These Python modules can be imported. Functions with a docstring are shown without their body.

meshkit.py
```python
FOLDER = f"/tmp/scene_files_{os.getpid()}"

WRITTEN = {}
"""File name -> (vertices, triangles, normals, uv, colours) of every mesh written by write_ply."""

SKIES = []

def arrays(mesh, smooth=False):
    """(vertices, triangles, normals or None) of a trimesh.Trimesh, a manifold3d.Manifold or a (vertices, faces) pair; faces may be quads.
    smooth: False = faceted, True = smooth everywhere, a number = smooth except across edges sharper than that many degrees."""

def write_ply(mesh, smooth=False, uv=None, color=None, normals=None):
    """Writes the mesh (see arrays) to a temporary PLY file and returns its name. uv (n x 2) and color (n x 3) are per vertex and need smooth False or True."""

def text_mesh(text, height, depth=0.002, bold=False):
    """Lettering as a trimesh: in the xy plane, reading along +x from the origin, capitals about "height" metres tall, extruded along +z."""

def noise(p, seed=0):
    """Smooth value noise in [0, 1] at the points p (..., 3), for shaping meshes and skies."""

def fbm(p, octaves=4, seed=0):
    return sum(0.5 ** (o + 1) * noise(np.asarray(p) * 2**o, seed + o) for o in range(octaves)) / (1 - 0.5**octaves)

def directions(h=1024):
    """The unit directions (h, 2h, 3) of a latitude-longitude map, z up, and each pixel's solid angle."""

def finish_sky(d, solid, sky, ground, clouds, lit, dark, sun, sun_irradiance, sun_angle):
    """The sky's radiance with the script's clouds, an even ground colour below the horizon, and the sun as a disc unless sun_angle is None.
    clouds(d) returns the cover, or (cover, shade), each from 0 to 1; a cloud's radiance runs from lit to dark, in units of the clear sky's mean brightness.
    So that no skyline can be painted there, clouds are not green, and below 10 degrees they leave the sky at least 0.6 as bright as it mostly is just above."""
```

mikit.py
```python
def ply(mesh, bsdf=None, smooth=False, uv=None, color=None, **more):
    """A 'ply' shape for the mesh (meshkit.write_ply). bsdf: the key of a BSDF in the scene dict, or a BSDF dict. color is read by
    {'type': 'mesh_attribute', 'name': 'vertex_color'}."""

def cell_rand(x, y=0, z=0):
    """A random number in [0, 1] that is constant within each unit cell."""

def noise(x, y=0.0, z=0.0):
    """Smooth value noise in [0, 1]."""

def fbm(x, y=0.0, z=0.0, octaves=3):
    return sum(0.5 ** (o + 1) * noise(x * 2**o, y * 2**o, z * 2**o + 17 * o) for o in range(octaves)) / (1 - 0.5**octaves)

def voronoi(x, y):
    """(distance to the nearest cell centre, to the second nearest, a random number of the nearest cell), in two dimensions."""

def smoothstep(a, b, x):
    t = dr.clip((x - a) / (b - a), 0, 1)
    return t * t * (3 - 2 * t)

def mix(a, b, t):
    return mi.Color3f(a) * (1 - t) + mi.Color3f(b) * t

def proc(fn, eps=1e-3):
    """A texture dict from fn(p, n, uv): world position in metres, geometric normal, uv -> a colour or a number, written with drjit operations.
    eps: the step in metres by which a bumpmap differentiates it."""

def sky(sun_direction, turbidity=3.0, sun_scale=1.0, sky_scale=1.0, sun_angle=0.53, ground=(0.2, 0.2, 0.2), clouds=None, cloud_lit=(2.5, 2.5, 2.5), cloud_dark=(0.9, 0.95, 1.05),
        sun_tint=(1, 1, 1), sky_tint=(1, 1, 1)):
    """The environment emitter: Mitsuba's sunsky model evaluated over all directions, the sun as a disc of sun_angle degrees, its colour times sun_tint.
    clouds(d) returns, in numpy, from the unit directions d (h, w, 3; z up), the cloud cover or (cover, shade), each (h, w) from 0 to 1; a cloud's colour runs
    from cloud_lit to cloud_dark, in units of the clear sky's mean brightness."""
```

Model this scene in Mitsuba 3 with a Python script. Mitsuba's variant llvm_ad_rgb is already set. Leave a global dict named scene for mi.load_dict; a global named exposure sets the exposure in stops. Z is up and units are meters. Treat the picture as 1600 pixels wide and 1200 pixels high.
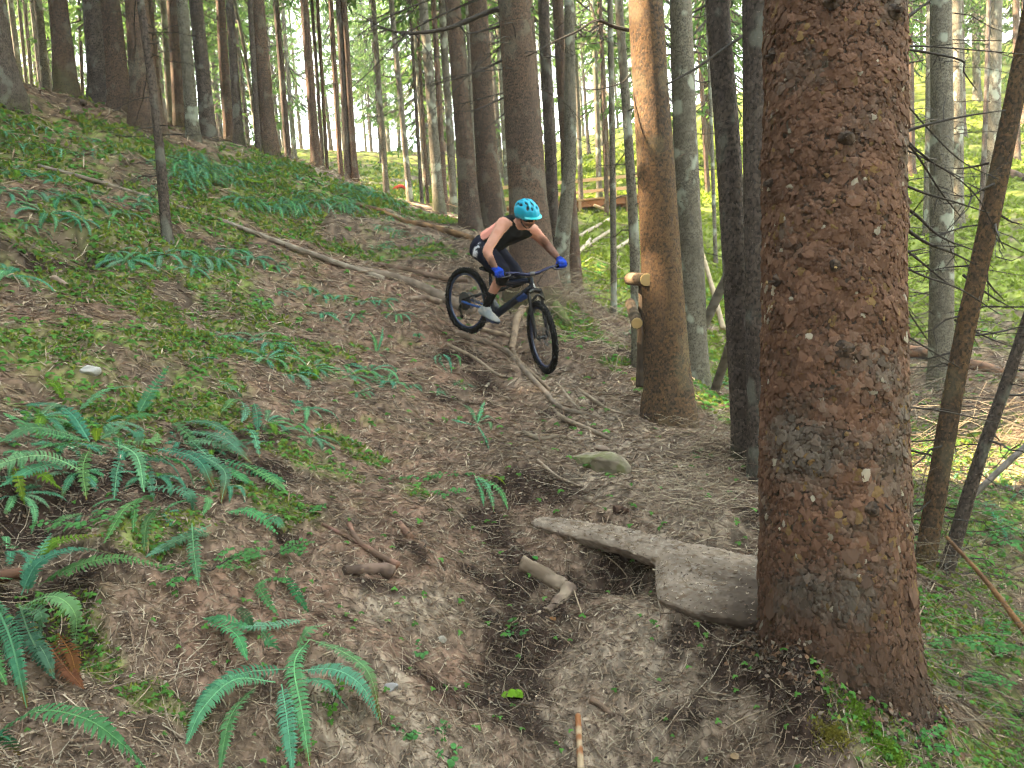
import math, random
import numpy as np, trimesh, mitsuba as mi, mikit, meshkit
import drjit as dr
from scipy.interpolate import PchipInterpolator, RBFInterpolator, RegularGridInterpolator

rng = np.random.default_rng(11)
random.seed(11)
T = mi.ScalarTransform4f
scene, labels = {'type': 'scene'}, {}

# ---------------------------------------------------------------- camera, sky, exposure
W0, H0 = 1600.0, 1200.0                       # the photograph's own pixel size, used for measuring
FOV = 70.0
FPX = (W0 / 2) / math.tan(math.radians(FOV / 2))
CAM = np.array([0.0, 0.0, 1.5])
_n = math.sqrt(600**2 + 12414**2 + 1143**2)
FWD = np.array([0.0, math.sqrt(1 - (1143 / _n)**2), -1143 / _n])
_rb = -(600 / _n) * (1143 / _n) / FWD[1]
RIGHT = np.array([math.sqrt(1 - _rb**2 - (600 / _n)**2), _rb, -600 / _n])
DOWN = np.cross(FWD, RIGHT)
scene['camera'] = {'type': 'perspective', 'fov': FOV, 'fov_axis': 'x', 'near_clip': 0.05, 'far_clip': 2000.0,
                   'medium': {'type': 'ref', 'id': 'haze_air'}, 'to_world': T().look_at(origin=CAM.tolist(), target=(CAM + FWD).tolist(), up=(-DOWN).tolist())}
SUN = np.array([-0.70, -0.02, 0.71]); SUN /= np.linalg.norm(SUN)
scene['sky_light'] = mikit.sky(SUN.tolist(), turbidity=3.5, sun_scale=1.15, sky_scale=1.0, sun_angle=0.6, sun_tint=(1, 0.92, 0.76),
                               clouds=lambda d: 0.75 + 0.25 * meshkit.fbm(d * 3.0 + 5, 3), cloud_lit=(1.58, 1.74, 1.72))
exposure = 5.35


def P(px, py, d):
    """World point seen at photograph pixel (px, py) at d metres along the view axis (how the place was measured)."""
    px, py, d = np.broadcast_arrays(np.asarray(px, float), np.asarray(py, float), np.asarray(d, float))
    return CAM + d[..., None] * (FWD + ((px - 800) / FPX)[..., None] * RIGHT + ((py - 600) / FPX)[..., None] * DOWN)


def pix(p):
    q = np.asarray(p, float) - CAM
    d = q @ FWD
    return 800 + FPX * (q @ RIGHT) / d, 600 + FPX * (q @ DOWN) / d, d


# ---------------------------------------------------------------- mesh helpers
def norm(a):
    a = np.asarray(a, float)
    return a / (np.linalg.norm(a, axis=-1, keepdims=True) + 1e-12)


def tube(pts, radii, sides=8, cap=True, uvs=False, bump=None, spin=0.0):
    """A tapered tube along a polyline. Returns (v, f) or (v, f, uv in metres)."""
    p = np.asarray(pts, float)
    n = len(p)
    r = np.broadcast_to(np.asarray(radii, float), (n,))
    t = norm(np.gradient(p, axis=0))
    ref = np.array([0, 0, 1.0]) if abs(t[:, 2]).mean() < 0.8 else np.array([1.0, 0, 0])
    a = norm(np.cross(t, ref)); b = np.cross(t, a)
    m = sides + 1 if uvs else sides
    if uvs:                                            # the texture's seam runs up the far side
        back = p[len(p) // 3] - CAM
        spin = math.atan2(float(back @ b[len(p) // 3]), float(back @ a[len(p) // 3]))
    ang = np.arange(m) * 2 * np.pi / sides + spin
    ring = np.cos(ang)[None, :, None] * a[:, None] + np.sin(ang)[None, :, None] * b[:, None]
    v = p[:, None] + r[:, None, None] * ring
    if bump is not None:
        v = v + ring * bump(v, ang[None, :].repeat(n, 0))[..., None]
    i, j = np.meshgrid(np.arange(n - 1), np.arange(sides), indexing='ij')
    k = (j + 1) % m
    q = np.stack([i * m + j, i * m + k, (i + 1) * m + k, (i + 1) * m + j], -1).reshape(-1, 4)
    f = np.vstack([q[:, [0, 1, 2]], q[:, [0, 2, 3]]])
    v = v.reshape(-1, 3)
    if cap and not uvs:
        c0, c1 = len(v), len(v) + 1
        v = np.vstack([v, p[:1], p[-1:]])
        j = np.arange(sides)
        f = np.vstack([f, np.stack([np.full(sides, c0), (j + 1) % sides, j], 1),
                       np.stack([np.full(sides, c1), (n - 1) * m + j, (n - 1) * m + (j + 1) % sides], 1)])
    if uvs:
        L = np.concatenate([[0], np.cumsum(np.linalg.norm(np.diff(p, axis=0), axis=1))])
        uv = np.stack([(ang - spin)[None, :] * r.mean() + 0 * L[:, None], L[:, None] + 0 * ang[None, :]], -1).reshape(-1, 2)
        return v, f, uv
    return v, f


def merge(parts):
    vs, fs, cs, o = [], [], [], 0
    for q in parts:
        vs.append(q[0]); fs.append(q[1] + o); o += len(q[0])
        if len(q) > 2: cs.append(np.broadcast_to(q[2], (len(q[0]), 3)))
    out = (np.vstack(vs), np.vstack(fs))
    return out + (np.vstack(cs),) if cs else out


def spline(pts, n=12):
    """Catmull-Rom through the points (k columns)."""
    p = np.asarray(pts, float)
    q = np.vstack([2 * p[0] - p[1], p, 2 * p[-1] - p[-2]])
    s = np.linspace(0, len(p) - 1 - 1e-9, n)
    i = s.astype(int); t = (s - i)[:, None]
    a, b, c, d = q[i], q[i + 1], q[i + 2], q[i + 3]
    return 0.5 * (2 * b + (c - a) * t + (2 * a - 5 * b + 4 * c - d) * t**2 + (3 * b - a - 3 * c + d) * t**3)


def numbered(name):
    if name not in scene and not any(k.startswith(name + '__') for k in _used.get(name, [])) and name not in _taken:
        _taken.add(name); return name
    i = 1
    base = name
    i = _next.get(base, 1)
    while f'{base}_{i:03d}' in _taken: i += 1
    _next[base] = i + 1
    key = f'{base}_{i:03d}'
    _taken.add(key)
    return key


_taken, _next, _used = set(), {}, {}


def thing(name, label, cat, group=None, kind=None):
    key = numbered(name)
    labels[key] = {'label': label, 'category': cat}
    if group: labels[key]['group'] = group
    if kind: labels[key]['kind'] = kind
    return key


def put(key, mesh, bsdf, smooth=False, color=None, uv=None, **more):
    """One shape entry."""
    if len(mesh) == 3 and color is None and uv is None: color = mesh[2]
    scene[key] = mikit.ply((mesh[0], mesh[1]), bsdf, smooth=smooth, color=color, uv=uv, **more)
    return key


def part(parent, name, mesh, bsdf, smooth=False, color=None, uv=None, label=None, kind=None):
    key = numbered(parent + '__' + name)
    put(key, mesh, bsdf, smooth, color, uv)
    if label or kind:
        labels[key] = {}
        if label: labels[key]['label'] = label
        if kind: labels[key]['kind'] = kind
    return key


def flat(c, n):
    return np.broadcast_to(np.asarray(c, float), (n, 3))


# ---------------------------------------------------------------- materials
def principled(color, rough=0.6, **k):
    c = color if isinstance(color, dict) else {'type': 'rgb', 'value': list(color)}
    return {'type': 'twosided', 'bsdf': {'type': 'principled', 'base_color': c, 'roughness': rough, **k}}


VC = {'type': 'mesh_attribute', 'name': 'vertex_color'}
noise, fbm, voronoi, sstep, mix = mikit.noise, mikit.fbm, mikit.voronoi, mikit.smoothstep, mikit.mix


def bark_fn(c_dark, c_mid, c_light, lichen, lichen_amount, su, sv, moss=0.15):
    def col(p, n, uv):
        u, v = uv.x, uv.y
        wob = fbm(p.x * 14, p.y * 14, p.z * 14, 3) * 3.0
        a, b, c = voronoi(u * su + wob, v * sv + wob * 0.8)
        crack = sstep(0.0, 0.16, b - a)
        big = fbm(p.x * 2.3, p.y * 2.3, p.z * 1.3, 3)
        fine = noise(p.x * 90, p.y * 90, p.z * 55)
        base = mix(c_mid, c_light, dr.clip(c * 0.9 + (big - 0.5) * 1.3 + (fine - 0.5) * 0.9, 0, 1))
        base = mix(c_dark, base, crack * 0.45 + 0.55 * sstep(0.12, 0.5, fine))
        base = mix(base, c_light * 1.6 if False else (c_light[0] * 1.7, c_light[1] * 1.7, c_light[2] * 1.7), sstep(0.80, 0.90, noise(p.x * 130 + 9, p.y * 130, p.z * 100)) * 0.55)
        l = sstep(0.58, 0.70, fbm(p.x * 6 + 7, p.y * 6, p.z * 4, 3)) * lichen_amount
        base = mix(base, lichen, l)
        m = sstep(0.0, 0.35, moss - v + (big - 0.5) * 1.4)
        return mix(base, (0.055, 0.075, 0.022), m * 0.45 * sstep(0.4, 0.6, fine + big - 0.5))

    def hgt(p, n, uv):
        u, v = uv.x, uv.y
        wob = fbm(p.x * 14, p.y * 14, p.z * 14, 3) * 3.0
        a, b, c = voronoi(u * su + wob, v * sv + wob * 0.8)
        return sstep(0.0, 0.30, b - a) * (0.15 + 0.85 * c) * 0.7 + 0.6 * fbm(p.x * 60, p.y * 60, p.z * 45, 3)
    return col, hgt


def bark_bsdf(name, args, depth):
    col, hgt = bark_fn(*args)
    scene[name] = {'type': 'twosided', 'bsdf': {'type': 'bumpmap', 'arbitrary': mikit.proc(hgt, eps=2e-3), 'scale': depth,
                   'bsdf': {'type': 'principled', 'base_color': mikit.proc(col), 'roughness': 0.8, 'specular': 0.3}}}


bark_bsdf('bark_brown', ((0.023, 0.017, 0.014), (0.068, 0.047, 0.038), (0.128, 0.082, 0.059), (0.20, 0.21, 0.17), 0.25, 52.0, 38.0), 0.009)
bark_bsdf('bark_grey', ((0.034, 0.030, 0.024), (0.085, 0.076, 0.060), (0.150, 0.138, 0.110), (0.30, 0.33, 0.28), 0.75, 44.0, 34.0, 0.3), 0.007)
bark_bsdf('bark_dark', ((0.020, 0.016, 0.015), (0.064, 0.049, 0.043), (0.118, 0.094, 0.082), (0.22, 0.24, 0.21), 0.40, 30.0, 19.0), 0.016)
bark_bsdf('bark_orange', ((0.022, 0.016, 0.013), (0.060, 0.041, 0.030), (0.140, 0.083, 0.043), (0.20, 0.19, 0.12), 0.2, 52.0, 38.0), 0.009)  # warmer copy of the brown bark, kept for the two sunlit trunks
scene['paint'] = principled(VC, 0.45)                    # vertex-coloured small things
scene['matt'] = principled(VC, 0.85, specular=0.2)
scene['wet'] = principled(VC, 0.30, specular=0.5)
scene['leaf'] = {'type': 'principledthin', 'base_color': VC, 'roughness': 0.45, 'diff_trans': 0.7, 'spec_trans': 0.0}
scene['needles'] = {'type': 'principledthin', 'base_color': {'type': 'rgb', 'value': [0.120, 0.215, 0.060]}, 'roughness': 0.5, 'diff_trans': 0.9, 'spec_trans': 0.0}

# ---------------------------------------------------------------- the ground
G = [  # measured (pixel x, pixel y, distance): foreground and trail
    (0, 1200, 1.62), (200, 1200, 1.72), (400, 1200, 1.92), (600, 1200, 2.12), (800, 1200, 2.28), (1000, 1200, 2.36), (1200, 1200, 2.28), (1310, 1200, 2.22), (1400, 1200, 2.28), (1600, 1200, 2.62),
    (0, 1000, 1.98), (200, 1000, 2.18), (400, 1000, 2.42), (600, 1000, 2.66), (800, 1000, 2.92), (1000, 1000, 2.92), (1200, 1000, 2.72), (1310, 1095, 2.46), (1440, 1090, 2.66), (1250, 1050, 2.52), (1600, 1050, 3.3),
    (0, 800, 2.55), (200, 800, 2.85), (400, 800, 3.25), (600, 800, 3.80), (760, 800, 4.05), (950, 830, 3.75), (1100, 860, 3.45), (1180, 800, 3.9), (1500, 900, 4.4), (1600, 900, 4.9),
    (0, 600, 3.6), (200, 600, 4.25), (400, 600, 5.1), (600, 600, 6.0), (740, 620, 6.3), (400, 700, 4.0), (600, 700, 4.75), (740, 700, 5.1), (900, 700, 5.0), (1000, 700, 5.05), (1100, 700, 4.9),
    (0, 500, 4.45), (200, 500, 5.3), (400, 500, 6.5), (600, 500, 7.7), (700, 500, 8.35), (735, 518, 8.25), (858, 585, 7.25), (940, 600, 6.85), (1040, 655, 6.0), (1000, 600, 6.7), (960, 550, 7.9), (900, 500, 9.0),
    (0, 400, 5.6), (200, 400, 6.8), (400, 400, 8.2), (600, 400, 9.9), (700, 420, 9.8), (830, 450, 9.6), (890, 450, 10.4), (765, 350, 12.4), (735, 350, 12.4),
    (0, 300, 6.8), (200, 300, 8.3), (400, 300, 10.2), (560, 320, 11.7), (650, 340, 12.6),
    (0, 220, 8.0), (200, 230, 9.4), (300, 225, 10.8),
    (-100, 100, 8.8), (0, 140, 9.4), (100, 155, 10.2), (180, 172, 10.8), (300, 212, 11.8), (400, 235, 12.6), (480, 257, 13.2), (560, 285, 13.9), (640, 317, 15.0), (690, 330, 15.6),
    # beyond the crest
    (0, 165, 13), (100, 185, 14), (300, 250, 16), (480, 300, 18), (0, 170, 30), (150, 190, 30), (300, 260, 30), (450, 280, 32), (580, 300, 24), (650, 325, 20), (720, 335, 20), (600, 262, 34), (680, 280, 34), (450, 250, 55), (650, 240, 55), (250, 230, 55),
    # the gully and the far slope
    (1090, 605, 9.2), (1130, 640, 8.6), (940, 490, 13.0), (960, 500, 12.4), (1120, 560, 11.5), (1000, 500, 12.8), (950, 420, 15.5), (930, 365, 18.5), (840, 340, 19), (1000, 340, 21), (1000, 280, 27), (1090, 420, 16.5), (1100, 300, 24), (1050, 210, 36), (850, 280, 30), (850, 240, 45), (1000, 190, 48),
    (1440, 880, 4.5), (1500, 760, 6.2), (1600, 750, 6.3), (1470, 605, 9.8), (1600, 600, 9.8), (1500, 470, 14), (1600, 450, 14.5), (1450, 330, 19), (1600, 320, 19), (1450, 200, 28), (1600, 190, 28), (1450, 80, 40), (1600, 70, 40), (1250, 560, 11), (1300, 330, 20), (1300, 170, 34), (1700, 700, 6.8), (1750, 450, 14), (1800, 200, 28),
]
ctrl = P(*np.array(G).T)
extra = np.array([(0, -0.6, 0.05), (-1.2, 0.2, 0.75), (1.2, 0.2, -0.15), (-4, 0, 2.3), (-3, 2.5, 1.8), (4, 0, -1.9), (0, -6, -0.9), (-7, -4, 3.6), (6, -5, -3.0), (-14, -2, 6.8), (-14, 6, 6.6), (-22, 12, 9.5), (-30, 30, 9.0),
                  (-25, -20, 11), (0, -25, -4), (15, -20, -5), (10, 2, -3.3), (20, 3, -0.5), (35, 10, 7), (40, 30, 16), (60, 60, 20), (0, 90, 10), (-60, 60, 12), (-90, 0, 24), (60, -40, 8), (-60, -60, 22), (0, -90, -8), (100, 0, 22), (30, 100, 20), (-40, 100, 12)], float)
cp = np.vstack([ctrl, extra])
_rbf = RBFInterpolator(cp[:, :2], cp[:, 2], kernel='thin_plate_spline', smoothing=0.004, degree=1)

_fine = np.linspace(-52, 52, 420)
TH = np.radians(np.concatenate([np.linspace(-180, -55, 42), _fine, np.linspace(55, 180, 42)]))      # 0 = straight ahead (+y), to the right positive
RR = np.concatenate([[0.02], np.geomspace(0.5, 130, 560)])
tt, rr = np.meshgrid(TH, RR, indexing='ij')
gx, gy = rr * np.sin(tt), rr * np.cos(tt)
gz0 = _rbf(np.stack([gx.ravel(), gy.ravel()], 1)).reshape(gx.shape)
_tmp = RegularGridInterpolator((TH, np.log(RR)), gz0, bounds_error=False, fill_value=None)


def _h(fn, x, y):
    x, y = np.asarray(x, float), np.asarray(y, float)
    return fn(np.stack([np.arctan2(x, y), np.log(np.clip(np.hypot(x, y), RR[0], RR[-1]))], -1))


def smooth_ground(x, y):
    return _h(_tmp, x, y)


def cast(px, py, ground, d0=1.2, d1=70):
    """Where the ray through a photograph pixel meets the ground: (points, distance)."""
    px, py = np.broadcast_arrays(np.atleast_1d(np.asarray(px, float)), np.atleast_1d(np.asarray(py, float)))
    ds = np.geomspace(d0, d1, 700)
    out = np.full(px.shape, d1)
    done = np.zeros(px.shape, bool)
    for a, b in zip(ds[:-1], ds[1:]):
        q = P(px, py, b)
        under = (q[..., 2] < ground(q[..., 0], q[..., 1])) & ~done
        if under.any():
            q0 = P(px, py, a)
            g0 = q0[..., 2] - ground(q0[..., 0], q0[..., 1]); g1 = q[..., 2] - ground(q[..., 0], q[..., 1])
            t = np.clip(g0 / (g0 - g1 + 1e-9), 0, 1)
            out = np.where(under, a + t * (b - a), out)
            done |= under
        if done.all(): break
    return P(px, py, out), out, done

# local bumps and hollows: (pixel x, pixel y, height, radius in metres)
BUMPS = [(950, 888, -0.12, 0.16), (1000, 905, -0.06, 0.12), (765, 592, -0.12, 0.20), (700, 575, 0.05, 0.2), (40, 790, -0.12, 0.22), (130, 985, -0.10, 0.13), (60, 900, -0.08, 0.15),
         (800, 1060, -0.05, 0.20), (790, 910, -0.07, 0.18), (780, 840, -0.05, 0.16), (820, 1180, -0.03, 0.2), (650, 870, 0.05, 0.30), (560, 1060, 0.04, 0.25), (640, 1130, 0.03, 0.2),
         (1150, 1060, -0.08, 0.15), (460, 850, -0.05, 0.2), (340, 560, 0.08, 0.4), (210, 560, 0.09, 0.35), (300, 420, 0.10, 0.5), (330, 510, -0.10, 0.3), (100, 430, -0.08, 0.3), (130, 340, 0.10, 0.5), (130, 390, -0.16, 0.3),
         (480, 300, 0.12, 0.8), (600, 340, 0.08, 0.6), (870, 660, -0.05, 0.15), (1130, 800, 0.05, 0.2), (1090, 700, 0.06, 0.25), (430, 640, 0.06, 0.4), (560, 790, 0.05, 0.3), (700, 700, 0.05, 0.3), (860, 900, -0.04, 0.15), (1240, 1045, 0.04, 0.16), (858, 582, -0.035, 0.16), (728, 518, -0.045, 0.18)]
_b = np.array(BUMPS)
_bp, _, _ = cast(_b[:, 0], _b[:, 1], smooth_ground)


def warp(x, y, k=0.35):
    q = np.stack([np.asarray(x, float), np.asarray(y, float), np.zeros_like(np.asarray(x, float))], -1)
    return x + k * (meshkit.fbm(q * 2.2 + 3.3, 3, 5) - 0.5) * 2, y + k * (meshkit.fbm(q * 2.2 + 9.1, 3, 6) - 0.5) * 2


def mask(x, y, spots, edge=1.0):
    """0..1: how far inside soft-edged patches (pixel x, pixel y, radius in metres) measured on the ground."""
    s = np.array(spots, float)
    c, _, _ = cast(s[:, 0], s[:, 1], smooth_ground)
    wx, wy = warp(x, y)
    m = np.zeros_like(wx)
    for (cx, cy, _), r in zip(c, s[:, 2]):
        m = np.maximum(m, np.exp(-((wx - cx)**2 + (wy - cy)**2) / r**2))
    return m


S_MOSS = [(200, 380, 0.8), (300, 330, 0.7), (120, 430, 0.6), (330, 440, 0.6), (100, 560, 0.5), (250, 545, 0.5), (340, 530, 0.5), (60, 250, 0.9), (180, 215, 0.9), (300, 260, 1.0), (380, 290, 1.0), (460, 290, 1.2), (420, 250, 0.9), (540, 310, 1.1), (620, 330, 1.0),
          (690, 345, 0.9), (500, 380, 0.5), (620, 400, 0.5), (680, 390, 0.4), (420, 340, 0.7), (10, 180, 0.8), (240, 480, 0.5), (400, 480, 0.4), (250, 640, 0.3), (420, 800, 0.25), (250, 900, 0.2), (200, 1000, 0.15), (300, 1060, 0.15), (60, 640, 0.3),
          (1560, 1020, 0.5), (1480, 1180, 0.35), (1560, 1130, 0.4), (1450, 700, 0.6), (1540, 800, 0.5), (1490, 840, 0.4), (1150, 948, 0.07), (1330, 1140, 0.12), (1230, 995, 0.06), (820, 480, 0.3), (880, 500, 0.5), (920, 530, 0.4), (960, 570, 0.3), (1100, 620, 0.8),
          (960, 440, 2.0), (930, 390, 2.5), (1000, 430, 2.5), (1100, 450, 3.0), (1120, 560, 1.5), (1100, 330, 4), (1000, 300, 4), (1250, 450, 4), (1450, 450, 2.5), (1550, 440, 2.5), (1500, 420, 2.5), (1420, 380, 3), (1500, 280, 5), (1250, 300, 6), (1430, 160, 8), (1560, 160, 8), (950, 260, 6), (1100, 220, 8), (800, 300, 4), (560, 700, 0.2), (480, 720, 0.25), (640, 760, 0.2), (380, 760, 0.2), (330, 620, 0.3), (180, 620, 0.3), (480, 560, 0.4), (30, 380, 0.4), (140, 660, 0.25)]
S_BARE = [(430, 345, 0.7), (370, 350, 0.5), (500, 400, 0.6), (560, 440, 0.8), (620, 470, 0.7), (650, 430, 0.5), (700, 530, 0.6), (620, 560, 0.7), (540, 500, 0.5), (120, 500, 0.5), (40, 480, 0.6), (30, 560, 0.4), (240, 350, 0.5), (100, 310, 0.6), (560, 700, 0.8), (650, 780, 0.7), (480, 620, 0.5),
          (700, 640, 0.5), (550, 850, 0.5), (600, 1000, 0.4), (420, 1000, 0.3), (150, 700, 0.2), (1000, 560, 0.5), (1450, 620, 1.0), (1570, 620, 1.0), (1460, 560, 1.2), (100, 190, 0.7), (150, 175, 0.6), (260, 205, 0.4)]
S_TRAIL_PALE = [(860, 590, 0.3), (900, 615, 0.35), (940, 650, 0.35), (1000, 690, 0.40), (1040, 740, 0.40), (960, 760, 0.35), (1060, 800, 0.3), (900, 680, 0.3), (960, 1050, 0.30), (1000, 1000, 0.2), (880, 1150, 0.25), (1040, 1130, 0.2), (560, 1120, 0.22), (600, 1180, 0.2), (650, 950, 0.2), (950, 480, 0.4), (935, 470, 0.5), (680, 300, 3), (620, 280, 4), (580, 300, 3)]  # pale trail soil; the last far spots paint the sunlit floor pale
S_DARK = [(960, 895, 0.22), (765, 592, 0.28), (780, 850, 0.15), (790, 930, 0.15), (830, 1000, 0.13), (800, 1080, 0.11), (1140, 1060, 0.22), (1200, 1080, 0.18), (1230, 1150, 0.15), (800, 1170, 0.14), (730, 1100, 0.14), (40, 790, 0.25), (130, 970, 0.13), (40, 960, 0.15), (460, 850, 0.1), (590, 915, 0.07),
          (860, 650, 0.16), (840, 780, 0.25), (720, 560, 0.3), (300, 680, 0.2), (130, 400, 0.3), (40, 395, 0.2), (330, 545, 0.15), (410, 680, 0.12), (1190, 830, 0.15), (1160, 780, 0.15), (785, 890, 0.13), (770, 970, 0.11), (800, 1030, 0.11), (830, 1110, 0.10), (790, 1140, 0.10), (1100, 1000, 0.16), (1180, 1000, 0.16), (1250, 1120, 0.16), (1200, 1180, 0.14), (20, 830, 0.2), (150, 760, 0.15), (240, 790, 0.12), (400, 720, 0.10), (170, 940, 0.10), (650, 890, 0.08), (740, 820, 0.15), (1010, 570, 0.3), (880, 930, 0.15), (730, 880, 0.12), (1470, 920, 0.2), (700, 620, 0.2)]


def ground_offsets(x, y):
    dz = np.zeros_like(x)
    wx, wy = warp(x, y, 0.12)
    for (cx, cy, _), a, r in zip(_bp, _b[:, 2], _b[:, 3]):
        dz += a * np.exp(-((wx - cx)**2 + (wy - cy)**2) / r**2)
    q = np.stack([x, y, 0 * x], -1)
    trail = mask(x, y, S_TRAIL_PALE)
    soft = 1 - 0.65 * trail
    dz += (meshkit.fbm(q * 1.1, 3, 1) - 0.5) * 0.20 * soft
    dz += (meshkit.fbm(q * 4.5, 3, 2) - 0.5) * 0.075 * soft
    d = np.hypot(x, y)
    near = np.exp(-(d / 9)**2)
    dz += (meshkit.fbm(q * 22, 3, 3) - 0.5) * 0.062 * near * (1 - 0.5 * trail)
    dz += (meshkit.fbm(q * 70, 2, 4) - 0.5) * 0.022 * np.exp(-(d / 6)**2)
    return dz


gz = gz0 + ground_offsets(gx, gy) * (rr > 0.5)
_gi = RegularGridInterpolator((TH, np.log(RR)), gz, bounds_error=False, fill_value=None)


def ground(x, y):
    return _h(_gi, x, y)


def ground_normal(x, y, e=0.05):
    return norm(np.stack([-(ground(x + e, y) - ground(x - e, y)) / (2 * e), -(ground(x, y + e) - ground(x, y - e)) / (2 * e), np.ones_like(x)], -1))


def spot(px, py):
    q, d, _ = cast(px, py, ground)
    return q[0], float(d[0])


M_MOSS, M_BARE, M_TRAIL_PALE, M_DARK = (mask(gx, gy, s) for s in (S_MOSS, S_BARE, S_TRAIL_PALE, S_DARK))
_q = np.stack([gx, gy, 0 * gx], -1)
n1, n2, n3, n4 = meshkit.fbm(_q * 1.7, 4, 21), meshkit.fbm(_q * 9, 3, 22), meshkit.fbm(_q * 40, 3, 23), meshkit.fbm(_q * 5, 4, 24)


def lerp(a, b, t):
    return a * (1 - t[..., None]) + np.asarray(b, float) * t[..., None]


def smoothstep(a, b, x):
    t = np.clip((x - a) / (b - a), 0, 1)
    return t * t * (3 - 2 * t)


col = lerp(np.broadcast_to((0.112, 0.082, 0.063), gx.shape + (3,)), (0.165, 0.115, 0.087), smoothstep(0.35, 0.65, n1))
col = lerp(col, (0.182, 0.115, 0.086), smoothstep(0.2, 0.7, M_BARE) * smoothstep(0.3, 0.6, n4))
col = lerp(col, (0.245, 0.196, 0.156), smoothstep(0.15, 0.75, M_TRAIL_PALE) * (0.45 + 0.55 * smoothstep(0.35, 0.6, n2)))
_hill = smoothstep(0.1, -0.5, gx + 0.12 * gy - 0.3) * smoothstep(2.2, 4.5, gy) * 0.42 + smoothstep(1.7, 2.4, gx) * 0.55
M_MOSS = np.maximum(M_MOSS, _hill * (1 - 0.8 * np.maximum(M_BARE * 0.7, M_TRAIL_PALE)))
MOSSY = smoothstep(0.28, 0.72, M_MOSS + (n4 - 0.5) * 1.0)
far_sunlit = np.maximum(smoothstep(9.0, 13.0, gy) * smoothstep(-0.5, 2.0, gx), smoothstep(16, 20, gy))  # far floor, where the moss colour is brightened as if sunlit
MOSSY = np.maximum(MOSSY, smoothstep(16, 20, gy) * smoothstep(0.38, 0.55, n1))
col = lerp(col, (0.120, 0.160, 0.040), MOSSY * (0.35 + 0.5 * smoothstep(0.4, 0.6, n2)))
col = lerp(col, (0.150, 0.190, 0.035), MOSSY * far_sunlit * 0.8)  # far moss painted brighter, standing in for sun on it
col = lerp(col, (0.026, 0.016, 0.013), smoothstep(0.25, 0.65, M_DARK + (n2 - 0.5) * 1.1) * 0.94)  # dark humus, plus shade painted into hollows under ferns and root
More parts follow.
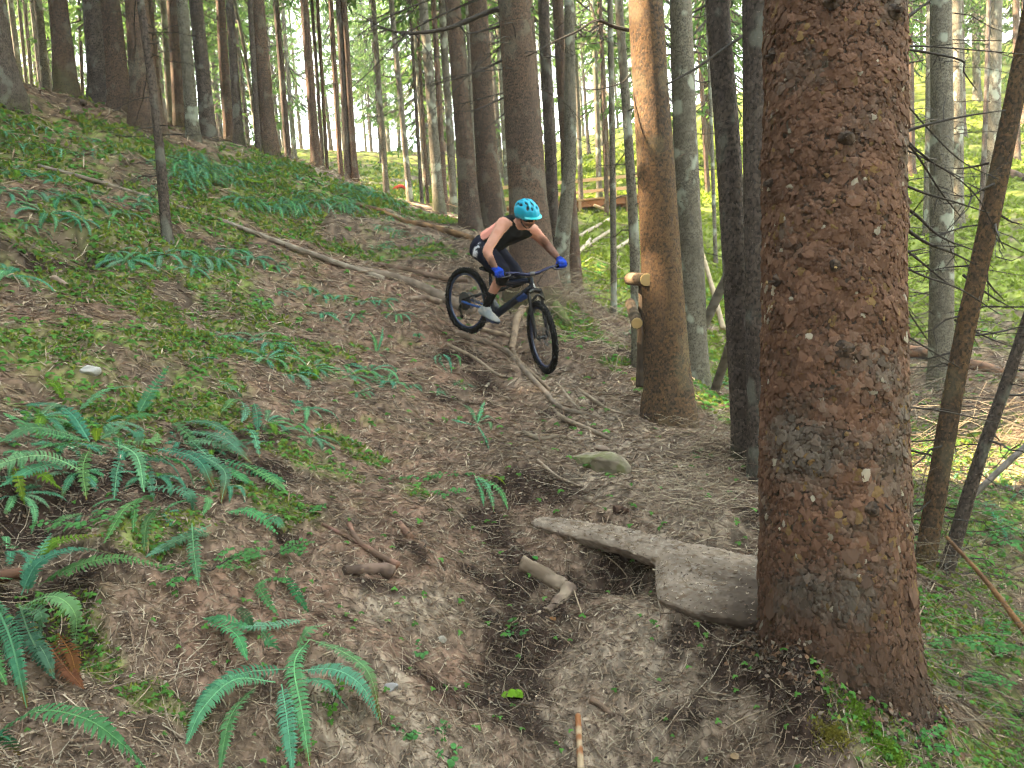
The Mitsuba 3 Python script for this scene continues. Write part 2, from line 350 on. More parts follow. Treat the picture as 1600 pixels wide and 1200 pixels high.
col = col * (0.45 + 1.1 * smoothstep(0.25, 0.75, n3))[..., None] * (0.75 + 0.5 * n2)[..., None]
ni, nj = gx.shape
ii, jj = np.meshgrid(np.arange(ni - 1), np.arange(nj - 1), indexing='ij')
k0 = (ii * nj + jj).ravel(); k1 = k0 + nj
gf = np.vstack([np.stack([k0, k0 + 1, k1 + 1], 1), np.stack([k0, k1 + 1, k1], 1)])
gv = np.stack([gx, gy, gz], -1).reshape(-1, 3)
if np.cross(gv[gf[5000, 1]] - gv[gf[5000, 0]], gv[gf[5000, 2]] - gv[gf[5000, 0]])[2] < 0: gf = gf[:, ::-1]
scene['soil'] = {'type': 'twosided', 'bsdf': {'type': 'bumpmap', 'arbitrary': mikit.proc(lambda p, n, uv: fbm(p.x * 55, p.y * 55, p.z * 55, 3) + 0.5 * fbm(p.x * 230, p.y * 230, p.z * 230, 2), eps=2e-3), 'scale': 0.02,
                 'bsdf': {'type': 'principled', 'base_color': VC, 'roughness': 0.95, 'specular': 0.15}}}
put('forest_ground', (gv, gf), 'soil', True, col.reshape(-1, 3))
labels['forest_ground'] = {'label': 'sloping forest floor of bare soil, moss and a worn bike trail', 'kind': 'structure'}
grid_masks = {k: RegularGridInterpolator((TH, np.log(RR)), v, bounds_error=False, fill_value=None) for k, v in dict(moss=MOSSY, bare=M_BARE, trail=M_TRAIL_PALE, dark=M_DARK).items()}


def gm(k, x, y):
    return _h(grid_masks[k], x, y)


# ---------------------------------------------------------------- spruce crowns, shared between the trees
def crown_mesh(seed, n_whorl, per, twigs, low=0.0, wide=0.075):
    """Unit crown: z from 0 to 1 stands for 12 m, x and y in units of 2 m. Branches droop and carry hanging sprays of needles."""
    r = np.random.default_rng(seed)
    V, wood = [], []
    for z in np.linspace(0.0, 0.98, n_whorl):
        z += r.normal(0, 0.012)
        L = 2.0 * (1 - max(z, 0))**0.75 * (0.55 + 0.45 * min(1, (z + 0.12) * 5)) + 0.12
        for _ in range(per):
            if z < low and r.random() < 0.55: continue
            a = r.uniform(0, 2 * np.pi)
            l = L * r.uniform(0.6, 1.12)
            h = np.array([math.cos(a), math.sin(a), 0])
            s = np.linspace(0, 1, 7)
            dr0 = r.uniform(0.25, 0.55) * (1 - 0.6 * z)
            pts = h * (s * l)[:, None] + np.array([0, 0, 1.0]) * (z * 12 - dr0 * l * np.sin(s * 2.0) + 0.10 * l * s)[:, None]
            wood.append(tube(pts, np.linspace(0.022, 0.004, 7) * (0.5 + l / 2), 3, cap=False))
            k = max(4, int(twigs * l / 2))
            t = r.uniform(0.12, 1.0, k)
            base = np.stack([np.interp(t, s, pts[:, c]) for c in range(3)], 1)
            side = np.cross(h, [0, 0, 1.0]) * np.where(r.random(k) < 0.5, -1, 1)[:, None]
            ln = r.uniform(0.20, 0.46, k) * (1.1 - 0.5 * t)
            d = norm(side * r.uniform(0.3, 1.0, k)[:, None] + h * r.uniform(0.3, 0.9, k)[:, None] + np.array([0, 0, -1.0]) * r.uniform(0.15, 1.1, k)[:, None])
            w = norm(np.cross(d, r.normal(size=(k, 3)))) * (r.uniform(0.6, 1.2, k) * wide)[:, None]
            mid = base + d * (ln * 0.45)[:, None]
            V.append(np.stack([base, mid + w * 0.5, base + d * ln[:, None], mid - w * 0.5], 1))
    V = np.vstack(V).reshape(-1, 3)
    n = len(V) // 4
    i = np.arange(n) * 4
    f = np.vstack([np.stack([i, i + 1, i + 2], 1), np.stack([i, i + 2, i + 3], 1)])
    sc = np.array([0.5, 0.5, 1 / 12])
    w = merge(wood)
    return (V * sc, f), (w[0] * sc, w[1])


scene['twig_wood'] = principled((0.040, 0.033, 0.029), 0.85)
CROWNS = []
for i, (nw, per, tw, low) in enumerate([(34, 7, 34, 0.0), (34, 7, 30, 0.1), (30, 6, 26, 0.35), (28, 6, 22, 0.5)]):
    fol, wood = crown_mesh(100 + i, nw, per, tw, low)
    scene[f'crown_group_{i}'] = {'type': 'shapegroup', 'needle_sprays': mikit.ply(fol, 'needles'), 'branches': mikit.ply(wood, 'twig_wood')}
    CROWNS.append(f'crown_group_{i}')


def frame_to(d, spin=0.0):
    d = norm(d)
    a = norm(np.cross([0.3, 1.0, 0.1], d)); b = np.cross(d, a)
    c, s = math.cos(spin), math.sin(spin)
    return np.stack([c * a + s * b, -s * a + c * b, d], 1)


def xform(R, t, s=(1, 1, 1)):
    m = np.eye(4); m[:3, :3] = R * np.asarray(s)[None, :]; m[:3, 3] = t
    return T(m.tolist())


def trunk_bump(seed, amp):
    def fn(v, a):
        return (meshkit.fbm(v * np.array([7, 7, 3.0]), 3, seed) - 0.5) * 2 * amp
    return fn


TREES = {}


def tree(label, base, via, w_base, w_top, bark='bark_brown', d=None, height=17.0, crown=None, crown_at=8.0, crown_r=1.0, flare=1.35, group=None, name='spruce_tree', cat='tree', rows=None, twigs=0, key=None):
    """A trunk measured in the photograph: base pixel, higher pixels (x, y) that it passes, widths in pixels at the foot and at the top of the frame."""
    if d is None: b, d = spot(*base)
    else: b = P(*base, d)
    px = [base] + list(via)
    pts = [b]
    for (x, y) in via:
        h = (base[1] - y) / FPX * d
        pts.append(P(x, y, d - 0.0917 * h))
    pts = np.array(pts)
    if d is not None and True:
        g = ground(b[0], b[1])
        if b[2] > g + 0.02 or b[2] < g - 0.02:           # the foot lies behind the crest: go on down (or stop) at the ground
            u = norm(pts[-1] - pts[0]); pts[0] = pts[0] + u * (g - b[2]) / max(u[2], 0.3)
    u = norm(pts[-1] - pts[max(0, len(pts) - 2)])
    z_top = pts[0][2] + height
    if z_top > pts[-1][2] + 0.5:
        pts = np.vstack([pts, pts[-1] + norm(u * 0.6 + np.array([0, 0, 0.4])) * (z_top - pts[-1][2])])
    down = norm(pts[1] - pts[0])
    pts = np.vstack([pts[0] - down * 0.3, pts])
    L = np.concatenate([[0], np.cumsum(np.linalg.norm(np.diff(pts, axis=0), axis=1))])
    near = d < 16
    n = rows or (46 if near else 16)
    s = np.concatenate([np.linspace(0, min(1.0, L[-1] * 0.2), n // 4, endpoint=False), np.linspace(min(1.0, L[-1] * 0.2), L[-1], n - n // 4)])
    if len(pts) > 3:
        path = np.stack([PchipInterpolator(L, pts[:, c])(s) for c in range(3)], 1)
    else:
        path = np.stack([np.interp(s, L, pts[:, c]) for c in range(3)], 1)
    r0, r1 = w_base * d / FPX / 2, w_top * d / FPX / 2
    htop = L[len(via)+1] if len(via) else 3.0
    rad = np.where(s < htop, r0 + (r1 - r0) * s / htop, r1 * (1 - 0.93 * (s - htop) / max(L[-1] - htop, 0.1)))
    rad = rad * (1 + (flare - 1) * np.exp(-np.maximum(s - 0.3, 0) / (0.15 + r0)))
    path = path + 0
    wob = (meshkit.fbm(np.stack([s * 0.5, 0 * s + d, 0 * s + base[0]], -1), 2, 3) - 0.5)
    path[:, 0] += wob * r0 * 0.35 * (s > 0.5)
    t = thing(name, label, cat, group)
    sides = 26 if r0 * 2 * FPX / d > 34 else 14 if near else 8
    v, f, uv = tube(path, rad, sides, uvs=True, bump=trunk_bump(int(base[0]) % 97, 0.05 * r0 + 0.002), spin=rng.uniform(0, 6))
    uv[:, 1] -= 0.3
    part(t, 'trunk', (v, f), bark, True, uv=uv)
    if crown is not None:
        zc = path[0] + 0
        i = np.searchsorted(path[:, 2], path[0, 2] + crown_at)
        i = min(i, len(path) - 2)
        top = path[-1]; c0 = path[i]
        hgt = np.linalg.norm(top - c0)
        R = frame_to(top - c0, rng.uniform(0, 6.28))
        kc = numbered(t + '__crown')
        scene[kc] = {'type': 'instance', 'group': {'type': 'ref', 'id': CROWNS[crown]}, 'to_world': xform(R, c0, (2 * crown_r, 2 * crown_r, hgt))}
    TREES[t] = dict(path=path, rad=rad, d=d, s=s, bark=bark, r0=r0)
    if twigs:
        dead_twigs(t, twigs)
    return t


def dead_twigs(t, count, zr=(1.2, 7.0), ln=(0.4, 1.3), name='dead_branches'):
    """The fine dead branches of a spruce's lower trunk, as one part of the tree."""
    q = TREES[t]; out = []
    for _ in range(count):
        z = q['path'][0, 2] + rng.uniform(*zr)
        i = min(np.searchsorted(q['path'][:, 2], z), len(q['path']) - 1)
        c, r = q['path'][i].copy(), q['rad'][i]
        c[2] = z
        a = rng.uniform(0, 2 * np.pi); l = rng.uniform(*ln)
        h = np.array([math.cos(a), math.sin(a), 0])
        s = np.linspace(0, 1, 6)
        p = c + h * (r * 0.8 + s * l)[:, None] + np.array([0, 0, 1.0]) * (rng.uniform(-0.25, 0.15) * l * s - rng.uniform(0.0, 0.4) * l * s**2)[:, None]
        p[1:] += rng.normal(0, 0.012 * l + 0.004, (5, 3))
        R0 = rng.uniform(0.004, 0.009) * (0.6 + l / 2)
        out.append(tube(p, np.linspace(R0, 0.0015, 6), 3, cap=False))
        for _ in range(rng.integers(1, 5)):
            j = rng.integers(2, 6)
            dd = norm(h + rng.normal(0, 0.7, 3)) * rng.uniform(0.12, 0.4) * l
            out.append(tube(np.array([p[j], p[j] + dd * 0.5 + rng.normal(0, 0.01, 3), p[j] + dd]), [R0 * 0.45, R0 * 0.35, 0.001], 3, cap=False))
    part(t, name, merge(out), 'twig_wood', True, kind='stuff')


def branch(t, pts_px, r0, r1=0.003, dd=None, name='dead_branch', sub=0, bsdf='twig_wood', label=None, seed=None, sides=6, start_in=True):
    """A branch of tree t through photograph pixels at the tree's distance (plus dd along the way)."""
    q = TREES[t]
    p = np.array([P(x, y, q['d'] + (0 if dd is None else dd[i])) for i, (x, y) in enumerate(pts_px)])
    p = spline(p, 6 * len(pts_px)) if len(p) > 2 else np.linspace(p[0], p[1], 8)
    r = np.linspace(r0, r1, len(p))
    out = [tube(p, r, sides)]
    rs = np.random.default_rng(int(pts_px[0][0] + pts_px[-1][1]))
    along = norm(p[-1] - p[0])
    for _ in range(sub):
        j = rs.integers(len(p) // 4, len(p) - 1)
        l = rs.uniform(0.15, 0.5) * np.linalg.norm(p[-1] - p[0]) * 0.5
        dirn = norm(along * rs.uniform(0.3, 1) + rs.normal(0, 0.55, 3) + np.array([0, 0, -0.15]))
        m = p[j] + dirn * l * 0.5 + rs.normal(0, 0.02 * l, 3)
        out.append(tube(spline([p[j], m, p[j] + dirn * l + rs.normal(0, 0.05 * l, 3) + np.array([0, 0, -0.08 * l])], 7), np.linspace(r[j] * 0.55, 0.0012, 7), 4, cap=False))
    return part(t, name, merge(out), bsdf, True, label=label)

# ---------------------------------------------------------------- the trees that can be told apart
L_ = 'bark_brown'; Gy = 'bark_grey'; Dk = 'bark_dark'
# on the crest at the left
tA = tree('dark spruce trunk cut off by the left edge of the picture', (-8, 150), [(-22, 0)], 56, 48, Dk, d=9.0, crown=0, crown_at=8, crown_r=1.1, flare=1.7)
tree('hazy thin trunk right of the leftmost dark spruce, paler than its neighbours', (34, 140), [(16, 0)], 9, 8, Gy, d=20, crown=2, crown_at=5)
tree('first of two very thin dark stems rising behind the left crest', (43, 150), [(29, 0)], 5.5, 5, Dk, d=21, crown=3, crown_at=5, crown_r=0.7)
tree('second of two very thin dark stems rising behind the left crest', (51, 150), [(38, 0)], 5.5, 5, Dk, d=22, crown=3, crown_at=5, crown_r=0.7)
tree('medium trunk with bluish bark left of the thick reddish footed spruce', (72, 140), [(59, 0)], 14, 12, Gy, d=15, crown=1, crown_at=8)
tree('thick spruce with reddish foot on the left crest beside a fallen pole', (106, 155), [(91, 0)], 34, 26, L_, d=11, crown=0, crown_at=6.4, twigs=10)
tree('thin stem between two thick spruces at the upper left', (129, 155), [(123, 0)], 5, 4.5, Dk, d=19, crown=3, crown_at=5, crown_r=0.7)
tree('left one of two thick dark spruces standing close together on the left crest', (156, 168), [(144, 0)], 31, 26, Dk, d=11.4, crown=0, crown_at=6.4, twigs=10)
tree('right one of two thick dark spruces standing close together on the left crest', (189, 174), [(171, 0)], 33, 28, L_, d=11, crown=1, crown_at=6.4, twigs=12)
tree('thick spruce with spreading foot right behind the crooked sapling', (229, 186), [(212, 0)], 40, 33, L_, d=10.6, crown=0, crown_at=6.4, flare=1.6, twigs=12)
tree('thin trunk just right of the crooked sapling top', (252, 195), [(234, 0)], 11, 9, L_, d=17, crown=2, crown_at=5)
tree('thin pale trunk lit along its edge right of the crooked sapling', (268, 200), [(254, 0)], 11, 9, Gy, d=19, crown=2, crown_at=5)
tree('medium trunk behind the lichen spotted grey spruce on the left crest', (281, 212), [(268, 0)], 17, 15, L_, d=14, crown=1, crown_at=6.4)
tree('grey spruce with white lichen spots on the left crest', (303, 224), [(284, 0)], 20, 17, Gy, d=11.2, crown=1, crown_at=6.4, twigs=14)
tree('dark thick spruce right of the lichen spotted grey one on the crest', (327, 218), [(306, 0)], 23, 20, Dk, d=12, crown=0, crown_at=6.4, twigs=12)
tree('brown trunk close left of a dark blue one on the crest', (359, 232), [(344, 0)], 16, 14, L_, d=14, crown=2, crown_at=6.4)
tree('dark slim trunk on the crest near its left third', (374, 236), [(359, 0)], 15, 12, Dk, d=12.6, crown=1, crown_at=6.4, twigs=8)
tree('thin trunk leaning to the right behind the crest', (404, 245), [(381, 70), (366, 0)], 7, 5, Gy, d=20, crown=3, crown_at=5)
tree('thick spruce with rusty red foot on the crest above the ferns', (421, 236), [(402, 0)], 27, 23, L_, d=12.8, crown=0, crown_at=6.4, twigs=10)
tree('slim dark trunk touching the rusty footed spruce on its left', (404, 234), [(391, 0)], 9, 8, Dk, d=12.6, crown=3, crown_at=6.4)
tree('slim brown trunk right of the rusty footed spruce', (450, 247), [(431, 0)], 11, 9, Dk, d=16, crown=2, crown_at=5)
tree('straight trunk with orange red lower half on the crest', (494, 260), [(475, 0)], 15, 12.5, L_, d=14, crown=1, crown_at=5, twigs=8)
tree('thin dark stem close right of the orange red trunk', (505, 265), [(487, 0)], 5.5, 5, Dk, d=17, crown=3, crown_at=4.5)
tree('very thin stem second right of the orange red trunk', (511, 265), [(496, 0)], 5.5, 5, L_, d=18, crown=3, crown_at=4.5)
tree('slim trunk with rusty foot left of the twin trunks', (533, 268), [(516, 0)], 8, 7, L_, d=16, crown=2, crown_at=5)
tree('left one of the slim twin trunks on the falling crest', (544, 277), [(529, 0)], 10, 8.5, Dk, d=15, crown=2, crown_at=5, twigs=6)
tree('right one of the slim twin trunks on the falling crest', (555, 279), [(537, 0)], 11, 9, L_, d=15, crown=2, crown_at=5, twigs=10)
tree('slim grey trunk standing alone where the crest falls away', (604, 307), [(583, 0)], 9, 7.5, Gy, d=16.5, crown=2, crown_at=4.5, twigs=14)
tree('slim grey trunk leaning slightly left above the rotten log', (641, 318), [(611, 0)], 9.5, 8, Gy, d=16, crown=3, crown_at=5, twigs=14)
tree('thin stem close left of the pale lichen covered trunk', (660, 325), [(640, 0)], 5.5, 5, Dk, d=19, crown=3, crown_at=4.2)
tree('second thin stem close left of the pale lichen covered trunk', (669, 325), [(650, 0)], 5.5, 5, L_, d=20, crown=3, crown_at=4.2)
tree('pale blue grey trunk covered in lichen left of the rider', (687, 330), [(661, 0)], 18, 14, Gy, d=14.5, crown=2, crown_at=8, twigs=18)
tree('yellowish brown trunk half hidden behind the pale lichen covered one', (696, 332), [(677, 0)], 10, 8, L_, d=16.5, crown=2, crown_at=5)
tree('slim spotted grey trunk between the pale lichen covered one and a brown spruce', (709, 322), [(691, 0)], 12, 11, Gy, d=17, crown=2, crown_at=5, twigs=10)
tD = tree('brown spruce trunk two left of the rider, with mossy foot', (735, 355), [(707, 0)], 32, 23, L_, crown=1, crown_at=8, twigs=10)
tree('thin grey stem between the two brown spruces left of the rider', (745, 345), [(729, 0)], 6, 5, Gy, d=17, crown=3, crown_at=5)
tE = tree('reddish spruce trunk directly left of the rider', (768, 360), [(748, 0)], 37, 29, L_, d=12.2, crown=0, crown_at=8, twigs=8)
tF = tree('thick reddish brown spruce directly behind the rider, with mossy foot', (834, 470), [(825, 330), (804, 0)], 66, 46, L_, d=9.35, crown=0, crown_at=8, crown_r=1.2, flare=1.6)
tree('slim dark trunk peeping out left of the spruce behind the rider', (806, 400), [(783, 0)], 10, 9, Dk, d=12, crown=2, crown_at=8)
tree('thin leaning pale stem seen between two spruces left of the rider', (790, 340), [(771, 200), (764, 80)], 6, 4, Gy, d=20, height=9)
tree('pale slim trunk right behind the spruce behind the rider', (846, 340), [(829, 0)], 8, 7, Gy, d=21, crown=2, crown_at=5)
tree('dark trunk with moss hanging right of the spruce behind the rider', (866, 400), [(850, 0)], 20, 17, Dk, d=11.2, crown=1, crown_at=8, twigs=12)
tree('mossy grey trunk curved at the foot right of the rider', (874, 430), [(880, 370), (892, 240), (889, 0)], 26, 15, Gy, d=10.4, crown=2, crown_at=8, twigs=12, flare=1.6)
tree('straight grey brown trunk behind the mossy curved one right of the rider', (897, 456), [(890, 300), (872, 0)], 24, 17, L_, d=10.8, crown=1, crown_at=8, twigs=12)
tree('pale thin trunk left of the wooden walkway', (909, 345), [(903, 160), (895, 0)], 8, 6, Gy, d=22, crown=2, crown_at=4.2, twigs=6)
tree('pale slim trunk rising behind the walkway, left of two', (937, 320), [(932, 150), (926, 0)], 9, 7.5, Gy, d=24, crown=2, crown_at=4.2)
tree('very thin straight stem in front of the walkway beside the stream', (959, 492), [(957, 250), (953, 0)], 10.5, 8.5, Gy, crown=3, crown_at=8, crown_r=0.6, flare=1.15)
tree('slim brown trunk standing in front of the walkway deck', (948, 332), [(944, 180), (938, 0)], 7, 6, L_, d=21, crown=3, crown_at=4.2)
tG = tree('slim grey trunk right beside the log crosspieces', (997, 590), [(992, 400), (982, 220), (966, 0)], 19, 12, Gy, d=7.4, crown=2, crown_at=5, flare=1.2, twigs=8)
tH = tree('thick spruce glowing orange in the sun right of the trail', (1045, 655), [(1030, 400), (1020, 220), (1012, 0)], 70, 49, 'bark_orange', crown=1, crown_at=9, crown_r=1.0, flare=1.35)
tI = tree('straight grey trunk with knots right of the sunlit orange spruce', (1087, 605), [(1079, 400), (1070, 240), (1062, 0)], 44, 32, Gy, d=8.6, crown=1, crown_at=8, flare=1.25)
tree('thin reddish trunk far up the slope between the grey and the dark trunk', (1106, 305), [(1098, 150), (1089, 20)], 8, 6, L_, d=24, crown=2, crown_at=5)
tree('thin pale trunk far up the slope left of the dark trunk', (1118, 400), [(1113, 240), (1104, 0)], 6, 5, Gy, d=17, crown=3, crown_at=5)
tJ = tree('dark scaly trunk left of the big foreground spruce', (1168, 735), [(1150, 400), (1136, 180), (1124, 0)], 45, 33, Dk, d=4.7, crown=2, crown_at=8, flare=1.15)
tK = tree('brown trunk half hidden by the big foreground spruce, with a pale cut wound', (1192, 752), [(1186, 400), (1182, 0)], 44, 40, Dk, d=4.45, crown=2, crown_at=8, flare=1.2)
# right of the big spruce
tL = tree('straight pale grey trunk right of the big foreground spruce', (1470, 608), [(1471, 330), (1471, 0)], 36, 29, Gy, crown=2, crown_at=8, twigs=16, flare=1.3)
tree('pale hazy trunk close left of the straight grey one at the right', (1452, 360), [(1454, 150), (1455, 0)], 17, 13, Gy, d=17.5, crown=2, crown_at=8)
tree('pale hazy trunk close right of the straight grey one at the right', (1497, 345), [(1496, 150), (1495, 0)], 16, 13, Gy, d=18, crown=2, crown_at=8)
tree('thick pale trunk far up the slope behind the leaning tree', (1550, 290), [(1553, 100), (1556, 0)], 22, 19, Gy, d=19, crown=1, crown_at=8, twigs=8)
tree('slim dark trunk left of the thick pale one behind the leaning tree', (1532, 375), [(1540, 180), (1545, 0)], 8, 6, Dk, d=16, crown=3, crown_at=8)
tree('reddish trunk near the right edge far up the slope', (1588, 250), [(1588, 100), (1588, 0)], 11, 9, L_, d=23, crown=2, crown_at=8)
tM = tree('leaning trunk with orange sunlit foot at the right edge', (1444, 885), [(1500, 560), (1556, 300), (1600, 90), (1618, 0)], 30, 26, 'bark_orange', d=4.35, height=6, flare=1.1)
tN = tree('thin leaning dead stem right of the orange footed leaning trunk', (1472, 912), [(1530, 720), (1585, 560), (1625, 430)], 23, 14, Dk, d=4.5, height=2.6, flare=1.1)
tO = tree('crooked sapling with lichen spots standing alone on the ferny slope', (262, 378), [(250, 240), (240, 150), (226, 50), (219, 0)], 17, 11, Dk, crown=None, height=6, flare=1.25, rows=60)
dead_twigs(tM, 26, (0.3, 2.6), (0.3, 0.9))
dead_twigs(tN, 16, (0.2, 2.0), (0.3, 0.8))
dead_twigs(tL, 45, (0.3, 5.5), (0.5, 1.6), 'low_dead_branches')
dead_twigs(tF, 34, (2.6, 5.6), (0.5, 1.7))
dead_twigs(tE, 28, (2.5, 6.0), (0.5, 1.5), 'upper_dead_branches')
dead_twigs(tD, 24, (2.5, 6.0), (0.5, 1.5), 'upper_dead_branches')
dead_twigs(tG, 20, (1.5, 5.0), (0.3, 1.0), 'upper_dead_branches')
dead_twigs(tI, 16, (1.5, 5.0), (0.2, 0.7))
dead_twigs(tO, 40, (0.8, 3.6), (0.3, 0.9))

# ---------------------------------------------------------------- the forest behind, and unseen trees out of view placed to shade the slope
sun_h = SUN[:2] / SUN[2]
LIT = [P(1020, y, 6.0) for y in (120, 250)] + [P(960, 420, 15), P(1000, 430, 15), P(940, 400, 16), P(1115, 450, 15), P(1450, 420, 15.5), P(1440, 250, 24), P(1500, 430, 15), P(1000, 300, 22), P(1100, 300, 22)]


def blocks(x, y, r, z0, z1):
    for q in LIT:
        for z in np.linspace(z0, z1, 8):
            if z > q[2] and np.hypot(*(q[:2] + sun_h * (z - q[2]) - np.array([x, y]))) < r * (1 - 0.8 * (z - z0) / (z1 - z0)) + 0.25: return True
    return False


spots_used = [TREES[t]['path'][1][:2] for t in TREES]


def free(x, y, gap):
    return all((x - a)**2 + (y - b)**2 > gap**2 for a, b in spots_used)


CROWN_LIST = []


UNSEEN_TREES = []


def forest_tree(x, y, r, bark, crown, at, height, label, group, cr=1.0, twigs=0, mass=False):
    z = float(ground(x, y))
    lean = rng.normal(0, 0.012, 2) + np.array([-0.02, 0])
    s = np.concatenate([[-0.3, 0, 0.3, 0.8], np.linspace(2, height, 9)])
    path = np.stack([x + lean[0] * s, y + lean[1] * s, z + s], 1)
    rad = r * np.clip(1 - 0.92 * s / height, 0.05, 1) * (1 + 0.35 * np.exp(-np.maximum(s, 0) / 0.25))
    t = 'surrounding_forest' if mass else thing('spruce_tree', label, 'tree', group)
    v, f, uv = tube(path, rad, 8, uvs=True, bump=trunk_bump(int(abs(x * 7)) % 90, 0.04 * r), spin=rng.uniform(0, 6))
    if mass: UNSEEN_TREES.append((v, f, np.column_stack([uv, uv[:, 0]])))
    else: part(t, 'trunk', (v, f), bark, True, uv=uv)
    kc = f'surrounding_forest__{len(UNSEEN_TREES):03d}' if mass else numbered(t + '__crown')
    c0 = np.array([x + lean[0] * at, y + lean[1] * at, z + at])
    scene[kc] = {'type': 'instance', 'group': {'type': 'ref', 'id': CROWNS[crown]}, 'to_world': xform(frame_to([lean[0], lean[1], 1], rng.uniform(0, 6.28)), c0, (2 * cr, 2 * cr, height - at))}
    if not mass: TREES[t] = dict(path=path, rad=rad, d=pix(path[1])[2], s=s, bark=bark, r0=r)
    CROWN_LIST.append((x, y, z + at, z + height, 1.7 * cr))
    spots_used.append(np.array([x, y]))
    if twigs: dead_twigs(t, twigs, (1.5, 9), (0.5, 1.5))
    return t


made = 0
for _ in range(4000):
    if made >= 225: break
    d = 18 + 48 * rng.random()**1.1
    px = rng.uniform(-250, 1850)
    q = P(px, 500, d)
    x, y = q[:2]
    if not free(x, y, 1.5): continue
    z = float(ground(x, y)); bx, by, _ = pix(np.array([x, y, z]))
    if d < 24 and 880 < px < 1010: continue
    h = rng.uniform(15, 22); at = rng.uniform(3.2, 5.5) if d < 24 else rng.uniform(2.2, 5.5); cr = rng.uniform(0.8, 1.25)
    if blocks(x, y, 2 * cr, z + at, z + h): continue
    side = 'left' if px < 560 else 'middle' if px < 1000 else 'right'
    lab, grp = {'left': ('slender far trunk in the bright forest behind the left crest', 'far trunks behind the left crest'),
                'middle': ('slender far trunk in the hazy forest behind the rider', 'far trunks behind the rider'),
                'right': ('slender far trunk among the trees up the right slope', 'far trunks up the right slope')}[side]
    forest_tree(x, y, rng.uniform(0.07, 0.17), [L_, Gy, Dk, Gy][rng.integers(4)], rng.integers(1, 4), at, h, lab, grp, cr, twigs=5 if d < 34 else 0)
    made += 1
shade = 0  # unseen spruces beside and behind the camera, placed to shade the foreground
for _ in range(4000):
    if shade >= 110: break
    a = rng.uniform(math.radians(46), math.radians(300)) if rng.random() < 0.5 else rng.uniform(math.radians(48), math.radians(140)); R = 4.5 + 19 * rng.random()**0.7
    x, y = R * math.sin(-a), R * math.cos(a)
    if x > 2 and rng.random() < 0.5: continue
    if not free(x, y, 1.6): continue
    z = float(ground(x, y)); h = rng.uniform(13, 18); at = rng.uniform(3.0, 4.5); cr = rng.uniform(0.95, 1.25)
    if blocks(x, y, 2 * cr, z + at, z + h): continue
    bx, by, bd = pix(np.array([x, y, z + 2]))
    if bd > 0.5 and -190 < bx < 1790: continue
    forest_tree(x, y, rng.uniform(0.14, 0.24), L_, rng.integers(0, 2), at, h, 'unseen spruce out of view, placed to shade the foreground', 'unseen shading spruces', cr, mass=True)
    shade += 1


def crown_on_ray(q, x, y, z0, z1, r):
    z = np.linspace(z0, z1, 12)
    pts = q[:2] + sun_h * (z - q[2])[:, None]
    return (z > q[2]).any() and bool((np.hypot(pts[:, 0] - x, pts[:, 1] - y) < r * (1 - 0.8 * (z - z0) / (z1 - z0))).any())


extra_n = 0  # more out-of-view spruces, set on the sun rays to darken these points
for px, py, dq_ in [(1040, 480, 6.0), (1045, 580, 6.0), (1035, 400, 6.0), (820, 200, 9.1), (820, 100, 9.1), (825, 300, 9.1), (1150, 300, 4.6), (1140, 120, 4.6), (1185, 300, 4.4), (1183, 100, 4.4), (1070, 250, 8.4), (1075, 420, 8.4), (1560, 300, 4.3), (1520, 480, 4.3), (890, 250, 10.4), (720, 200, 12), (760, 200, 12)] + [(a, b, None) for a, b in [(1500, 700), (1560, 800), (1450, 620), (1580, 620), (1490, 830), (1080, 640), (200, 1000), (600, 1000), (900, 1000), (900, 1150), (600, 700), (900, 650), (300, 500), (200, 300), (1300, 600), (1300, 300), (1300, 900), (500, 400), (820, 350), (700, 800), (880, 600), (980, 640), (1050, 760), (1000, 900), (1100, 1000), (400, 800), (100, 700), (1000, 800), (450, 300), (650, 550), (820, 540), (1150, 500), (1150, 1150), (400, 1150), (350, 280), (100, 430), (560, 480), (950, 720), (760, 480)]]:
    q, dq = (spot(px, py) if dq_ is None else (P(px, py, dq_), dq_))
    if px == 1300 and py < 1000: q = P(px, py, 2.6)
    hit = sum(crown_on_ray(q, c[0], c[1], c[2], c[3], c[4] * 0.75) for c in CROWN_LIST)
    for k in range(160):
        if hit >= 4: break
        s = rng.uniform(7, 26)
        w = q + SUN * s
        x, y = w[0] + rng.normal(0, .4), w[1] + rng.normal(0, .4)
        g = float(ground(x, y)); at = w[2] - g - rng.uniform(1.0, 4.0)
        if at < 1.8 or at > 11 or not free(x, y, 1.3): continue
        bx, by, bd = pix(np.array([x, y, g + 1.5])); b2 = pix(np.array([x, y, g + at]))
        if bd > 0.5 and -190 < bx < 1790: continue
        if b2[2] > 0.5 and -130 < b2[0] < 1730 and b2[1] > -60: continue
        h = at + rng.uniform(8, 11); cr = 1.2
        if blocks(x, y, 2 * cr, g + at, g + h): continue
        forest_tree(x, y, rng.uniform(0.14, 0.22), L_, 0, at, h, 'unseen spruce out of view, placed to shade the foreground', 'unseen shading spruces', cr, mass=True)
        hit += 1; extra_n += 1
_m = merge(UNSEEN_TREES)
scene['surrounding_forest'] = mikit.ply((_m[0], _m[1]), L_, smooth=True, uv=_m[2][:, :2])
labels['surrounding_forest'] = {'label': 'unseen spruce forest out of view, placed to shade the slope', 'category': 'forest', 'kind': 'stuff'}
print('forest', made, shade, extra_n)

for k in list(scene):
    if '__crown' in k or k.startswith('surrounding_forest__'):
        for q in ('needle_sprays', 'branches'): labels[k + '__' + q] = {'kind': 'stuff'}

# ---------------------------------------------------------------- the big spruce in the foreground
import manifold3d
from manifold3d import Manifold


def sphere_at(p, r, seg=14):
    return Manifold.sphere(float(r), seg).translate([float(x) for x in p])


